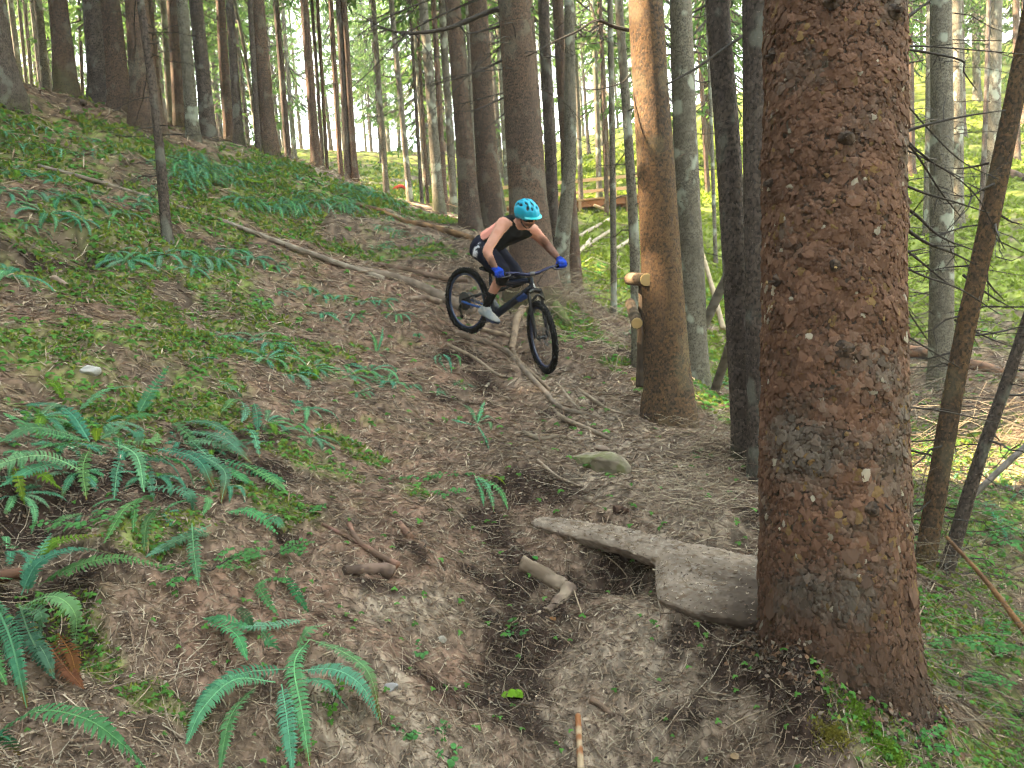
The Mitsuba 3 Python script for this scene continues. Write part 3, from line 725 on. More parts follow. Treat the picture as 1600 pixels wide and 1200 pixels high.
def chain(pts, radii, seg=14):
    b = [sphere_at(p, r, seg) for p, r in zip(pts, radii)]
    return [Manifold.batch_hull([b[i], b[i + 1]]) for i in range(len(b) - 1)]


def blend(parts, edge=0.03, rounds=8):
    """Hulls joined into one continuous, smoothed surface: (v, f)."""
    m = Manifold.batch_boolean(parts, manifold3d.OpType.Add)
    m = m.refine_to_length(edge)
    q = m.to_mesh()
    t = trimesh.Trimesh(np.array(q.vert_properties[:, :3], float), np.array(q.tri_verts), process=True)
    if rounds: trimesh.smoothing.filter_taubin(t, 0.5, -0.53, iterations=rounds)
    return np.array(t.vertices), np.array(t.faces)


def roughen(v, f, amp, freq, seed=1, octaves=3):
    n = trimesh.Trimesh(v, f, process=False).vertex_normals
    return v + n * ((meshkit.fbm(v * freq, octaves, seed) - 0.5) * 2 * amp)[:, None]


def blotch(v, base, other, freq, seed=1, lo=0.4, hi=0.6):
    t = smoothstep(lo, hi, meshkit.fbm(v * freq, 3, seed))[:, None]
    return np.asarray(base) * (1 - t) + np.asarray(other) * t


BD = 2.75
_cy = np.array([0, 200, 400, 700, 900, 1000, 1090], float)
_cx = np.array([1303, 1301, 1300, 1300, 1304, 1308, 1314], float)
_cw = np.array([184, 189, 193, 204, 215, 222, 230], float)
_ys = np.linspace(1130, -40, 240)
_path = P(np.interp(_ys, _cy, _cx), _ys, BD - 0.0917 * (1090 - _ys) / FPX * BD)
_rad = np.interp(_ys, _cy, _cw) * BD / FPX / 2
up_ = norm(_path[-1] - _path[0])
BT = thing('big_spruce', 'big scaly reddish spruce filling the right foreground beside the trail', 'tree')
foot = _path[0] + up_ * 0.10
BIG = dict(path=_path, rad=_rad, d=BD, r0=_rad[60]); TREES[BT] = BIG


def big_bump(v, a):
    h = (v - foot) @ up_
    low = np.exp(-np.maximum(h, 0) / 0.22)
    ribs = np.cos(a * 5 + 0.8) * 0.5 + np.cos(a * 9 + 2.0) * 0.35 + np.cos(a * 3 + 1) * 0.3
    fur = (meshkit.fbm(np.stack([a * 9, h * 2.2, a * 0], -1), 2, 8) - 0.5) * 2
    return 0.030 * low * ribs + 0.05 * low * low + 0.012 * fur * np.exp(-np.maximum(h - 0.1, 0) / 0.7) + (meshkit.fbm(v * 9, 3, 4) - 0.5) * 0.022 + (meshkit.fbm(v * 45, 3, 5) - 0.5) * 0.010


v, f, uv = tube(_path, _rad, 150, uvs=True, bump=big_bump)
part(BT, 'trunk', (v, f), 'bark_brown', True, uv=uv)
upper = np.array([_path[-1] - up_ * 0.05, _path[-1] + up_ * 3, _path[-1] + up_ * 8, _path[-1] + up_ * 15])
vu, fu, uu = tube(upper, [_rad[-1] * 0.99, _rad[-1] * 0.9, _rad[-1] * 0.6, 0.03], 24, uvs=True)
part(BT, 'upper_trunk', (vu, fu), 'bark_brown', True, uv=uu)
kc = numbered(BT + '__crown')
scene[kc] = {'type': 'instance', 'group': {'type': 'ref', 'id': CROWNS[0]}, 'to_world': xform(frame_to(up_), _path[-1] + up_ * 5.5, (2.4, 2.4, 10.5))}

# bark scales: thin plates that stand proud of the trunk, lower edge lifted
SP = 0.0145
rs = np.random.default_rng(5)
vg = v.reshape(len(_path), 151, 3)
ns_h = int(np.linalg.norm(_path[-1] - _path[0]) / (SP * 0.86)); na = int(2 * np.pi * _rad.mean() / SP)
ii_, jj_ = (a.ravel() for a in np.meshgrid(np.arange(ns_h), np.arange(na), indexing='ij'))
ok_ = rs.random(len(ii_)) > 0.08; ii_, jj_ = ii_[ok_], jj_[ok_]; K = len(ii_)
fi = np.clip((ii_ + rs.uniform(-0.45, 0.45, K)) / ns_h * (len(_path) - 2), 0, len(_path) - 2)
fj = ((jj_ + 0.5 * (ii_ % 2) + rs.uniform(-0.45, 0.45, K)) / na * 150) % 150
i0, j0 = fi.astype(int), fj.astype(int)
c = vg[i0, j0] * (1 - (fj - j0))[:, None] + vg[i0, j0 + 1] * (fj - j0)[:, None]
e = norm(vg[i0, (j0 + 2) % 150] - vg[i0, (j0 - 1) % 150]); u = norm(vg[np.minimum(i0 + 2, len(_path) - 1), j0] - vg[np.maximum(i0 - 1, 0), j0])
n_ = norm(np.cross(e, u)); n_ = n_ * np.where(((c - _path[i0]) * n_).sum(1) < 0, -1, 1)[:, None]
h = (c - foot) @ up_
big = meshkit.fbm(c * 4.0, 3, 31); mid_n = meshkit.fbm(c * 16, 2, 37)
size = SP * np.exp(rs.normal(-0.42, 0.30, K)) * (0.75 + 0.6 * mid_n)
tilt = rs.uniform(0.03, 0.30, K)
hexa = np.arange(7) * 2 * np.pi / 7
rr_ = size[:, None] * (1 + rs.uniform(-0.45, 0.38, (K, 7)))
stretch = rs.uniform(0.8, 1.35, K) * np.where(h < 0.5, 1.25, 1)
an = hexa[None] + rs.normal(0, 0.45, K)[:, None]
ex, ey = np.cos(an) * rr_, np.sin(an) * rr_ * stretch[:, None]
lift_ = 0.002 + np.maximum(0, -ey) * tilt[:, None] + rs.uniform(-0.001, 0.002, (K, 7))
E_, U_, N_ = e[:, None], u[:, None], n_[:, None]
top = c[:, None] + ex[..., None] * E_ + ey[..., None] * U_ + lift_[..., None] * N_
bot = c[:, None] + ex[..., None] * 0.9 * E_ + ey[..., None] * 0.9 * U_ - 0.006 * N_
mid = c + n_ * (0.004 + 0.2 * size * tilt + rs.uniform(0, 0.002, K))[:, None]
VV = np.concatenate([top, bot, mid[:, None]], 1)
k = np.arange(7); k2 = (k + 1) % 7
PF_ = np.vstack([np.stack([k, k2, np.full(7, 14)], 1), np.stack([k + 7, k2 + 7, k2], 1), np.stack([k + 7, k2, k], 1)])
gq = np.clip((big - 0.56) * 4 + 0.2 + rs.normal(0, 0.18, K), 0, 1)[:, None]
tone = np.array([0.138, 0.077, 0.053]) * (1 - gq) + np.array([0.122, 0.100, 0.084]) * gq
tone = np.where((rs.random(K) < 0.012)[:, None], np.array([0.30, 0.26, 0.21]), tone)
tone = np.where((rs.random(K) < 0.04)[:, None], np.array([0.165, 0.105, 0.05]), tone)
tone = tone * (rs.uniform(0.72, 1.25, K) * (0.55 + 0.9 * mid_n))[:, None]
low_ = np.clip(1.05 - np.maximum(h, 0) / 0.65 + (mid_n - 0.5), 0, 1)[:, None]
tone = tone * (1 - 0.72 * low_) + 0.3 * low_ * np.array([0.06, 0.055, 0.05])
CC = np.concatenate([np.repeat(tone[:, None], 7, 1), np.repeat(tone[:, None] * 0.45, 7, 1), tone[:, None] * 1.05], 1)  # plate undersides painted darker for the shade beneath each scale
facing = (n_ * norm(CAM - c)).sum(1); x, y, dd = pix(c)
score = np.where((x > 0) & (x < 1600) & (y > 0) & (y < 1080) & (facing > 0.25), size * size * facing * stretch, 0)
order = np.argsort(-score)
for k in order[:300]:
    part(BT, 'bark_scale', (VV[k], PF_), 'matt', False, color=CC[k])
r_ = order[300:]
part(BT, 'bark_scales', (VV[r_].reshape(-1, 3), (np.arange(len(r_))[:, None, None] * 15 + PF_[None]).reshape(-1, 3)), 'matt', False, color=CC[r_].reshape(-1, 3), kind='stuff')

# knots and stubs on the trunk
for (x, y, rr0, ln, pale) in [(1303, 38, 8, 0.03, 1), (1222, 88, 7, 0.015, 0), (1318, 240, 7, 0.012, 0), (1222, 285, 6, 0.015, 0), (1304, 420, 6, 0.02, 1), (1228, 436, 6, 0.03, 1), (1315, 540, 9, 0.012, 0), (1350, 770, 8, 0.010, 0), (1375, 60, 7, 0.015, 0)]:
    yi = int(np.argmin(abs(_ys - y)))
    r_ = _rad[yi]; off = (x - np.interp(y, _cy, _cx)) / FPX * BD
    toward = norm(np.cross(np.cross(up_, CAM - _path[yi]), up_))
    sidev = norm(np.cross(toward, up_)); sidev = sidev if sidev @ RIGHT > 0 else -sidev
    n_ = norm(sidev * off + toward * math.sqrt(max(r_**2 - off**2, 1e-4)))
    c = _path[yi] + n_ * r_
    q = rr0 / FPX * BD
    m1, m2 = tube([c - n_ * 0.03, c + n_ * 0.004, c + n_ * 0.012, c + n_ * 0.013], [q * 1.9, q * 1.4, q * 0.8, q * 0.4], 16), tube([c, c + n_ * (0.012 + ln) - up_ * 0.004], [q * 0.52, q * 0.42], 9)
    mv, mf = merge([m1, m2]); mv = roughen(mv, mf, 0.012, 38, int(x) % 50)
    cc = blotch(mv, (0.040, 0.030, 0.026), (0.105, 0.075, 0.058), 70, 3); 
    k = part(BT, 'branch_stub', (mv, mf), 'matt', 40 if False else False, color=cc)
    if pale:
        e0 = c + n_ * (0.012 + ln) - up_ * 0.004
        dv, df = tube([e0, e0 + n_ * 0.003], [q * 0.36, q * 0.34], 9)
        part(k, 'cut_end', (dv, df), 'matt', False, color=flat((0.42, 0.30, 0.16), len(dv)))

for (pts, r0, dd, sub, nm) in [
    ([(1390, 42), (1420, 25), (1462, -6)], 0.013, [-.02, 0, .05], 1, None), ([(1385, 222), (1420, 203), (1500, 183), (1572, 172)], 0.0085, [0, .05, .1, .2], 1, 'mossy straight dead branch reaching right'),
    ([(1385, 73), (1460, 84), (1505, 96), (1506, 112), (1526, 141)], 0.005, [0, .05, .1, .1, .12], 2, None), ([(1385, 80), (1430, 72), (1520, 78), (1600, 85)], 0.004, [0, .1, .3, .4], 2, None),
    ([(1385, 180), (1412, 215), (1455, 252), (1502, 278)], 0.007, [0, .05, .1, .2], 3, None), ([(1385, 200), (1425, 232), (1470, 300), (1502, 340)], 0.006, [0, .05, .15, .3], 4, None),
    ([(1385, 276), (1440, 300), (1500, 318), (1546, 333)], 0.006, [0, .1, .2, .3], 4, None), ([(1385, 305), (1430, 335), (1470, 370), (1524, 392)], 0.008, [0, .05, .1, .2], 4, None),
    ([(1385, 332), (1440, 375), (1490, 396), (1522, 412)], 0.008, [0, .05, .15, .2], 4, None), ([(1385, 368), (1430, 402), (1480, 442), (1508, 455)], 0.005, [0, .1, .2, .3], 3, None),
    ([(1385, 402), (1440, 430), (1500, 452), (1560, 490)], 0.005, [0, .1, .2, .4], 3, None), ([(1385, 430), (1420, 488), (1455, 540)], 0.004, [0, .1, .2], 2, None), ([(1385, 505), (1450, 545), (1500, 575)], 0.004, [0, .1, .2], 2, None),
    ([(1385, 398), (1415, 394), (1446, 388)], 0.009, [0, 0, .03], 0, 'short pale broken branch'), ([(1385, 352), (1412, 344), (1428, 334)], 0.010, [0, 0, .03], 0, None), ([(1390, 634), (1470, 642), (1562, 662)], 0.005, [0, .1, .2], 1, None),
    ([(1390, 230), (1440, 245), (1520, 300), (1570, 390)], 0.0035, [0, .1, .2, .3], 3, None), ([(1390, 130), (1440, 190), (1500, 250), (1560, 280)], 0.003, [0, .1, .2, .3], 3, None), ([(1385, 120), (1410, 102), (1443, 94)], 0.006, [0, .02, .05], 1, None)]:
    branch(BT, pts, r0, 0.002, dd, sub=sub, label=nm)
branch(BT, [(1360, 765), (1372, 778), (1395, 800)], 0.005, 0.003, [-.27, -.30, -.33], name='dead_branch')

# its great root across the trail: broad, worn nearly flush with the path
def base_ground(x, y):
    return smooth_ground(x, y) + 0.02


def root_chain(pxs, rad):
    a = np.array(pxs, float)
    return chain(cast(a[:, 0], a[:, 1], base_ground)[0], rad, 18)


pr = root_chain([(846, 816), (885, 822), (940, 832), (1000, 848), (1060, 868), (1120, 885), (1190, 905)], [.060, .086, .098, .095, .115, .16, .19]) + root_chain([(1064, 922), (1105, 932), (1180, 945)], [.115, .13, .15]) + root_chain([(1060, 868), (1064, 922)], [.11, .115])
rv, rf = blend(pr, 0.010, 16)
gb_ = base_ground(rv[:, 0], rv[:, 1])
rv[:, 2] = gb_ + (rv[:, 2] - gb_) * np.where(rv[:, 2] > gb_, 0.30, 0.75) - 0.004
rv = roughen(rv, rf, 0.012, 7, 2); rv = roughen(rv, rf, 0.005, 26, 6); rv = roughen(rv, rf, 0.004, 75, 4)
rc = blotch(rv, (0.240, 0.192, 0.157), (0.180, 0.142, 0.115), 14, 3)
rc = rc + (smoothstep(0.60, 0.75, meshkit.fbm(rv * 90, 2, 9)) * 0.08)[:, None] - (smoothstep(0.55, 0.7, meshkit.fbm(rv * 40, 2, 19)) * 0.05)[:, None]
bare = smoothstep(0.60, 0.32, np.linalg.norm(rv[:, :2] - _path[30, :2], axis=1) + 0.25 * (meshkit.fbm(rv * 14, 3, 12) - 0.5))      # bark remains close to the trunk
rc = rc * (1 - bare[:, None]) + np.array([0.07, 0.052, 0.042]) * bare[:, None]
part(BT, 'root', (rv, rf), 'matt', True, color=rc, label='smooth pale root worn by tyres, crossing the trail')

_rs = np.random.default_rng(61); _nz = np.where(trimesh.Trimesh(rv, rf, process=False).vertex_normals[:, 2] > 0.55)[0]; _k = _rs.choice(_nz, 1500)
_nn = norm(np.array([0, 0, 1.0]) + _rs.normal(0, 0.3, (1500, 3))); _d = norm(np.cross(_nn, _rs.normal(size=(1500, 3)))); _s = np.cross(_d, _nn); _l = _rs.uniform(0.004, 0.03, 1500)[:, None]; _w = _rs.uniform(0.0015, 0.005, 1500)[:, None]; _c = rv[_k] + np.array([0, 0, 0.002])
_V = np.stack([_c, _c + _d * _l * .5 + _s * _w, _c + _d * _l, _c + _d * _l * .5 - _s * _w], 1).reshape(-1, 3); _i = np.arange(1500) * 4
_t = np.array([(0.10, 0.075, 0.06), (0.16, 0.11, 0.08), (0.34, 0.28, 0.22), (0.07, 0.05, 0.042)])[_rs.choice(4, 1500)]
part([k for k in scene if k.startswith(BT + '__root')][0], 'dirt', (_V, np.vstack([np.stack([_i, _i + 1, _i + 2], 1), np.stack([_i, _i + 2, _i + 3], 1)])), 'matt', False, color=np.repeat(_t, 4, 0), kind='stuff')


# ---------------------------------------------------------------- logs, poles, roots, stones
def on_ground(pts, up=0.0):
    a = np.array(pts, float)
    return cast(a[:, 0], a[:, 1], ground)[0] + np.array([0, 0, 1.0]) * np.broadcast_to(np.asarray(up, float), (len(a),))[:, None]


def log_mesh(path, r0, r1, sides=12, n=40, rough=0.12, base=(0.2, 0.17, 0.14), other=(0.12, 0.1, 0.08), freq=12, seed=1):
    p = spline(path, n); r = np.linspace(r0, r1, n)
    v, f = tube(p, r, sides)
    v = roughen(v, f, rough * r0, freq, seed)
    return v, f, blotch(v, base, other, freq * 1.3, seed + 1)


def ground_log(name, label, cat, pts, r0, r1, up=0.5, group=None, **k):
    t = thing(name, label, cat, group)
    d = cast(pts[0][0], pts[0][1], ground)[1][0]
    a = np.array(pts, float)
    q, dist, _ = cast(a[:, 0], a[:, 1], ground)
    s = np.linspace(0, 1, len(a))
    rad = (r0 + (r1 - r0) * s) * dist / FPX
    if name.startswith('fallen') and len(a) > 4:
        ss = np.concatenate([[0], np.cumsum(np.linalg.norm(np.diff(q[:, :2], axis=0), axis=1))]); q[:, 2] = 0.35 * q[:, 2] + 0.65 * np.polyval(np.polyfit(ss, q[:, 2], 2), ss)
    q[:, 2] += rad * up
    m = log_mesh(q, rad[0], rad[-1], **k)
    put(t, m[:2], 'matt', True, m[2])
    return t, q, rad


ground_log('fallen_pole', 'long grey debarked pole lying down the slope towards the rear wheel', 'log', [(60, 262), (150, 288), (250, 312), (330, 338), (400, 370), (470, 398), (528, 418), (600, 436)], 2.8, 4.8, up=0.8, n=70, base=(0.28, 0.245, 0.205), other=(0.17, 0.14, 0.115), rough=0.16)
ground_log('surface_root', 'thick pale root running under the rear wheel', 'root', [(540, 420), (600, 432), (650, 448), (700, 472), (740, 492)], 6, 11, up=0.3, base=(0.22, 0.175, 0.14), other=(0.13, 0.10, 0.08))
ground_log('surface_root', 'dark forked root above the thick pale root behind the bike', 'root', [(590, 415), (640, 425), (690, 437), (730, 440)], 4, 5, up=0.6, base=(0.16, 0.11, 0.085), other=(0.1, 0.07, 0.05))
ground_log('surface_root', 'short knobbly root below the thick pale root behind the bike', 'root', [(640, 470), (665, 468), (690, 476)], 4, 5, up=0.6, base=(0.23, 0.18, 0.14), other=(0.14, 0.1, 0.08))
ground_log('rotten_log', 'rotten splintered orange brown log lying on the slope left of the rider', 'log', [(556, 322), (590, 330), (630, 347), (680, 358), (738, 376)], 3.2, 5, up=0.6, rough=0.5, freq=7, base=(0.26, 0.155, 0.08), other=(0.085, 0.055, 0.035))
ground_log('fallen_pole', 'dark thin pole lying at the upper left near the leftmost spruce', 'log', [(28, 112), (70, 138), (132, 168)], 4, 4, up=2.0, base=(0.10, 0.075, 0.06), other=(0.06, 0.045, 0.04))
ground_log('fallen_pole', 'short brown pole lying on the crest behind the crooked sapling', 'log', [(110, 178), (165, 182)], 3, 3, up=0.8, base=(0.17, 0.12, 0.09), other=(0.1, 0.08, 0.06))
ground_log('fallen_pole', 'thin pole lying on the crest below the lichen spotted spruce', 'log', [(250, 205), (300, 218), (365, 235)], 3, 3, up=0.8, base=(0.2, 0.16, 0.13), other=(0.1, 0.08, 0.06))
ground_log('fallen_log', 'reddish dead log lying on the right slope behind the leaning tree', 'log', [(1395, 556), (1450, 562), (1530, 580), (1620, 606)], 10, 8, up=0.9, rough=0.2, base=(0.22, 0.12, 0.075), other=(0.09, 0.065, 0.055))
ground_log('fallen_log', 'short dark log below the twigs right of the big spruce', 'log', [(1560, 268), (1600, 282), (1640, 296)], 6, 5, up=0.8, base=(0.07, 0.05, 0.045), other=(0.05, 0.04, 0.03))
for lab, pts in [('pale pole lying on the slope below the walkway, topmost', [(905, 372), (925, 360), (955, 344)]), ('pale pole lying on the slope below the walkway, second', [(908, 392), (930, 378), (958, 360)]), ('short pale pole lying left below the walkway by the brown trunk', [(905, 398), (916, 384), (922, 376)]), ('mossy pole on the slope between the thin stem and the grey trunk', [(962, 392), (980, 380), (992, 368)])]:
    ground_log('dead_pole', lab, 'log', pts, 3, 2.5, up=1.0, base=(0.38, 0.33, 0.27), other=(0.28, 0.24, 0.18))


def pole(name, label, cat, p0, p1, d0, d1, w0, w1, **k):
    t = thing(name, label, cat)
    a, b = P(*p0, d0), P(*p1, d1)
    m = log_mesh(np.array([a, (a + b) / 2 + 0.01, b]), w0 / 2 * d0 / FPX, w1 / 2 * d1 / FPX, **k)
    put(t, m[:2], 'matt', True, m[2]); return t


pole('leaning_pole', 'pale thin pole leaning between the grey and the dark trunk', 'log', (1130, 514), (1090, 372), 10.2, 11.0, 9, 6, base=(0.42, 0.34, 0.24), other=(0.32, 0.26, 0.18))
pole('leaning_pole', 'grey broken pole leaning right behind the dark scaly trunk', 'log', (1094, 520), (1142, 418), 8.6, 8.2, 16, 13, base=(0.14, 0.125, 0.11), other=(0.09, 0.08, 0.07))
pole('leaning_pole', 'dark crooked pole leaning in the gully beside the dark scaly trunk', 'log', (1106, 642), (1146, 520), 8.2, 7.6, 15, 13, base=(0.12, 0.10, 0.09), other=(0.07, 0.06, 0.05))
pole('leaning_pole', 'grey branch leaning against the dead stem at the right edge', 'log', (1500, 795), (1620, 682), 4.7, 4.9, 9, 10, base=(0.17, 0.15, 0.14), other=(0.10, 0.09, 0.08))
pole('leaning_pole', 'thin orange brown dead branch slanting down at the right edge', 'branch', (1478, 838), (1604, 990), 3.6, 3.4, 5, 10, base=(0.22, 0.12, 0.06), other=(0.14, 0.08, 0.05))

# log crosspieces on a post, right of the trail
t = thing('log_rail', 'rough log rail with two sawn ends on a post beside the sunlit spruce', 'rail')
ld = 6.35
pv = log_mesh(np.array([P(1001, 605, ld), P(1003, 520, ld), P(1005, 436, ld)]), 0.042, 0.038, base=(0.085, 0.065, 0.050), other=(0.06, 0.046, 0.036))
part(t, 'post', pv[:2], 'matt', True, color=pv[2])
for (p0, p1, r_, da, db) in [((984, 436), (1010, 437), 0.054, 6.5, 5.72), ((985, 474), (995, 505), 0.048, 6.5, 5.80)]:
    a, b = P(*p0, da), P(*p1, db)
    m = log_mesh(np.array([a, (a + b) / 2, b]), r_, r_, base=(0.14, 0.10, 0.07), other=(0.07, 0.055, 0.04), sides=16)
    k = part(t, 'log', m[:2], 'matt', True, color=m[2])
    ax = norm(b - a)
    ev, ef = tube([b + ax * 0.001, b + ax * 0.006], [r_ * 0.93, r_ * 0.9], 20)
    rr2 = np.linalg.norm(ev - b, axis=1)
    ring_r = [tube([b + ax * 0.006, b + ax * (0.0085 - 0.0006 * q_)], [r_ * s_, r_ * s_ * 0.98], 20) for q_, s_ in enumerate((0.80, 0.62, 0.45, 0.28, 0.12))]
    cols = [(0.46, 0.33, 0.16), (0.40, 0.27, 0.12), (0.50, 0.37, 0.19), (0.42, 0.29, 0.13), (0.50, 0.36, 0.18)]
    mm = merge([(ev, ef, flat((0.50, 0.36, 0.18), len(ev)))] + [(q_[0], q_[1], flat(c_, len(q_[0]))) for q_, c_ in zip(ring_r, cols)])
    part(k, 'sawn_end', mm[:2], 'matt', False, color=mm[2])


def rock(name, label, c, size, seed, base, other, moss=0.0, rot=0.0, flat_=0.5, cat='stone'):
    m = trimesh.creation.icosphere(4, 1.0)
    v = np.array(m.vertices)
    rs = np.random.default_rng(seed)
    for _ in range(9):
        n_ = norm(rs.normal(size=3)); h = rs.uniform(0.55, 0.85)
        d = v @ n_; v = v - np.maximum(d - h, 0)[:, None] * n_
    v = v * np.asarray(size)
    c_, s_ = math.cos(rot), math.sin(rot)
    v = np.stack([v[:, 0] * c_ - v[:, 1] * s_, v[:, 0] * s_ + v[:, 1] * c_, v[:, 2]], 1)
    v = roughen(v, m.faces, 0.05 * min(size), 3.0 / min(size), seed) + c
    col_ = blotch(v, base, other, 25, seed)
    if moss:
        w = smoothstep(0.48, 0.58, meshkit.fbm(v * 12, 3, seed + 3)) * smoothstep(-0.1, 0.5, trimesh.Trimesh(v, m.faces).vertex_normals[:, 0] * -0.6 + 0.3) * moss
        col_ = col_ * (1 - w[:, None]) + np.array([0.10, 0.13, 0.02]) * w[:, None]
    t = thing(name, label, cat)
    put(t, (v, np.array(m.faces)), 'matt', True, col_)


rock('stone', 'flat mossy stone slab lying on the trail below the front wheel', spot(928, 728)[0] + np.array([0, 0, 0.00]), (0.27, 0.105, 0.115), 4, (0.235, 0.205, 0.16), (0.155, 0.13, 0.10), 0.45, -0.75)
rock('stone', 'pale grey stone on the slope above the left ferns', spot(140, 580)[0], (0.062, 0.05, 0.045), 6, (0.42, 0.41, 0.40), (0.30, 0.30, 0.29))
rock('stone', 'small flat stone just above the mossy slab on the trail', spot(940, 702)[0], (0.06, 0.04, 0.03), 8, (0.26, 0.21, 0.17), (0.2, 0.15, 0.12), 0, -0.5)
rock('stone', 'small grey stone on the dusty left bank near the bottom', spot(690, 1000)[0], (0.02, 0.02, 0.015), 9, (0.30, 0.27, 0.24), (0.2, 0.18, 0.15))
rock('stone', 'grey stone in the soil at the bottom left of the trail', spot(610, 1075)[0], (0.03, 0.025, 0.018), 12, (0.25, 0.24, 0.25), (0.2, 0.18, 0.17))

ground_log('wood_chunk', 'grey weathered wood chunk lying below the great root', 'wood', [(815, 884), (845, 898), (880, 920)], 13, 10, up=0.4, rough=0.5, sides=14, base=(0.27, 0.21, 0.165), other=(0.16, 0.12, 0.09))
ground_log('wood_chunk', 'curved wood chunk below the grey weathered one', 'wood', [(888, 924), (876, 940), (856, 958)], 12, 5, up=0.4, rough=0.5, sides=14, base=(0.25, 0.195, 0.15), other=(0.14, 0.10, 0.08))
ground_log('dead_stick', 'brown sausage shaped stick on the trail near the bottom', 'stick', [(922, 1097), (938, 1106), (958, 1122)], 6, 4, up=0.8, base=(0.17, 0.115, 0.085), other=(0.10, 0.07, 0.055))
ground_log('dead_stick', 'straight pale and rust coloured stick at the bottom edge of the trail', 'stick', [(903, 1122), (905, 1160), (908, 1210)], 4.5, 5.5, up=1.2, base=(0.40, 0.30, 0.20), other=(0.26, 0.11, 0.05), freq=18)
ground_log('broken_branch', 'dark thick broken branch stub sticking out of the left bank', 'branch', [(538, 896), (570, 896), (600, 898), (612, 905)], 7, 13, up=0.7, rough=0.55, sides=14, base=(0.19, 0.13, 0.105), other=(0.08, 0.055, 0.045))
ground_log('broken_branch', 'reddish bent dead branch above the thick broken stub', 'branch', [(545, 822), (560, 850), (590, 872), (622, 890)], 3.5, 6, up=1.2, rough=0.5, base=(0.23, 0.13, 0.10), other=(0.13, 0.085, 0.065))
ground_log('broken_branch', 'thin reddish dead branch lying left of the bent one', 'branch', [(505, 822), (535, 838), (570, 856)], 3, 3, up=1.0, base=(0.2, 0.11, 0.09), other=(0.13, 0.08, 0.06))
ground_log('broken_branch', 'brown wet log end among the ferns at the left edge', 'log', [(-20, 912), (20, 906), (46, 898)], 10, 8, up=1.0, base=(0.13, 0.07, 0.05), other=(0.07, 0.04, 0.03))
ground_log('dead_stick', 'short dark stick on the mossy bank above the left ferns', 'stick', [(82, 438), (92, 442), (104, 450)], 5, 4, up=0.9, base=(0.26, 0.2, 0.16), other=(0.12, 0.09, 0.07))
ground_log('dead_stick', 'red brown bark piece on the needle slope in the middle', 'bark', [(620, 818), (630, 828), (642, 842)], 6, 6, up=0.4, base=(0.21, 0.125, 0.09), other=(0.14, 0.08, 0.06), sides=6)
ground_log('pine_cone', 'dark cone lying on the trail above the great root', 'cone', [(960, 802), (970, 800), (980, 803)], 7, 5, up=0.7, rough=0.25, freq=60, base=(0.09, 0.055, 0.04), other=(0.05, 0.03, 0.025))

tr = [k for k in TREES if labels[k]['label'].startswith('thick reddish brown spruce directly behind')][0]
for pts, r0, r1, c_ in [([(822, 478), (808, 500), (804, 525), (799, 548)], 6.5, 5, (0.25, 0.185, 0.135)), ([(799, 546), (812, 568), (835, 588), (862, 612)], 4.5, 2.5, (0.22, 0.165, 0.12)), ([(742, 514), (765, 520), (796, 527)], 5, 4, (0.28, 0.21, 0.15)),
                        ([(712, 522), (745, 532), (780, 545), (806, 562)], 6, 4, (0.24, 0.18, 0.14)), ([(790, 548), (815, 575), (850, 612), (880, 640), (960, 658)], 4.5, 4, (0.22, 0.175, 0.14)), ([(700, 540), (740, 560), (775, 585), (800, 592)], 3.5, 2.5, (0.24, 0.185, 0.14)), ([(870, 600), (890, 625), (915, 655), (925, 690)], 3, 2.2, (0.27, 0.215, 0.165)), ([(905, 610), (950, 640), (985, 650)], 3, 2, (0.27, 0.215, 0.165)), ([(840, 720), (870, 745), (905, 760)], 3, 2, (0.26, 0.2, 0.155)), ([(860, 640), (880, 655), (920, 672), (960, 690)], 5, 3, (0.25, 0.195, 0.15)), ([(818, 678), (845, 688), (872, 683), (902, 690)], 4.5, 3, (0.22, 0.175, 0.13)),
                        ([(850, 470), (872, 490), (888, 512)], 14, 6, (0.11, 0.13, 0.045))]:
    a = np.array(pts, float); q, dist, _ = cast(a[:, 0], a[:, 1], ground)
    rad = np.linspace(r0, r1, len(a)) * dist / FPX; q[:, 2] += rad * 0.35
    m = log_mesh(q, rad[0], rad[-1], base=c_, other=np.array(c_) * 0.62, rough=0.15)
    part(tr, 'root', m[:2], 'matt', True, color=m[2])

# drooping bare branches at the top, from the spruce behind the rider and others
for pts, r0, sub in [([(800, 8), (760, 20), (700, 44), (640, 52), (600, 44), (560, 22)], 0.040, 16), ([(800, 35), (770, 44), (735, 52), (728, 50)], 0.022, 3), ([(802, 84), (760, 106), (715, 122), (660, 134)], 0.020, 6), ([(806, 145), (775, 158), (742, 172), (715, 174)], 0.016, 2), ([(808, 160), (785, 180), (755, 205)], 0.012, 2), ([(800, -20), (720, 10), (640, 50), (580, 110), (545, 140)], 0.016, 10), ([(800, 60), (750, 100), (690, 160), (650, 190)], 0.010, 5), ([(800, -30), (700, -10), (600, 30), (540, 70)], 0.014, 10)]:
    branch(tr, pts, r0, 0.004, [0] + [-0.3 - 0.15 * i for i in range(len(pts) - 1)], sub=sub)
th = tH
branch(th, [(998, 50), (960, 42), (932, 32), (900, 50), (860, 68), (835, 82)], 0.016, 0.004, [0, -.1, -.2, -.3, -.4, -.5], sub=4)
branch(th, [(930, 32), (925, 12), (915, -6)], 0.008, 0.004, [-.2, -.2, -.2], sub=1)
branch(th, [(985, 115), (970, 130), (930, 140), (898, 136)], 0.007, 0.003, [0, -.1, -.2, -.3], sub=2)
branch(tK, [(1176, 46), (1140, 70), (1090, 105), (1042, 132)], 0.011, 0.006, [0, -.1, -.2, -.3], sub=0, label='straight bare branch slanting down to the left')
branch(tJ, [(1120, -4), (1100, 10), (1082, 20)], 0.010, 0.005, [0, 0, 0], sub=1)
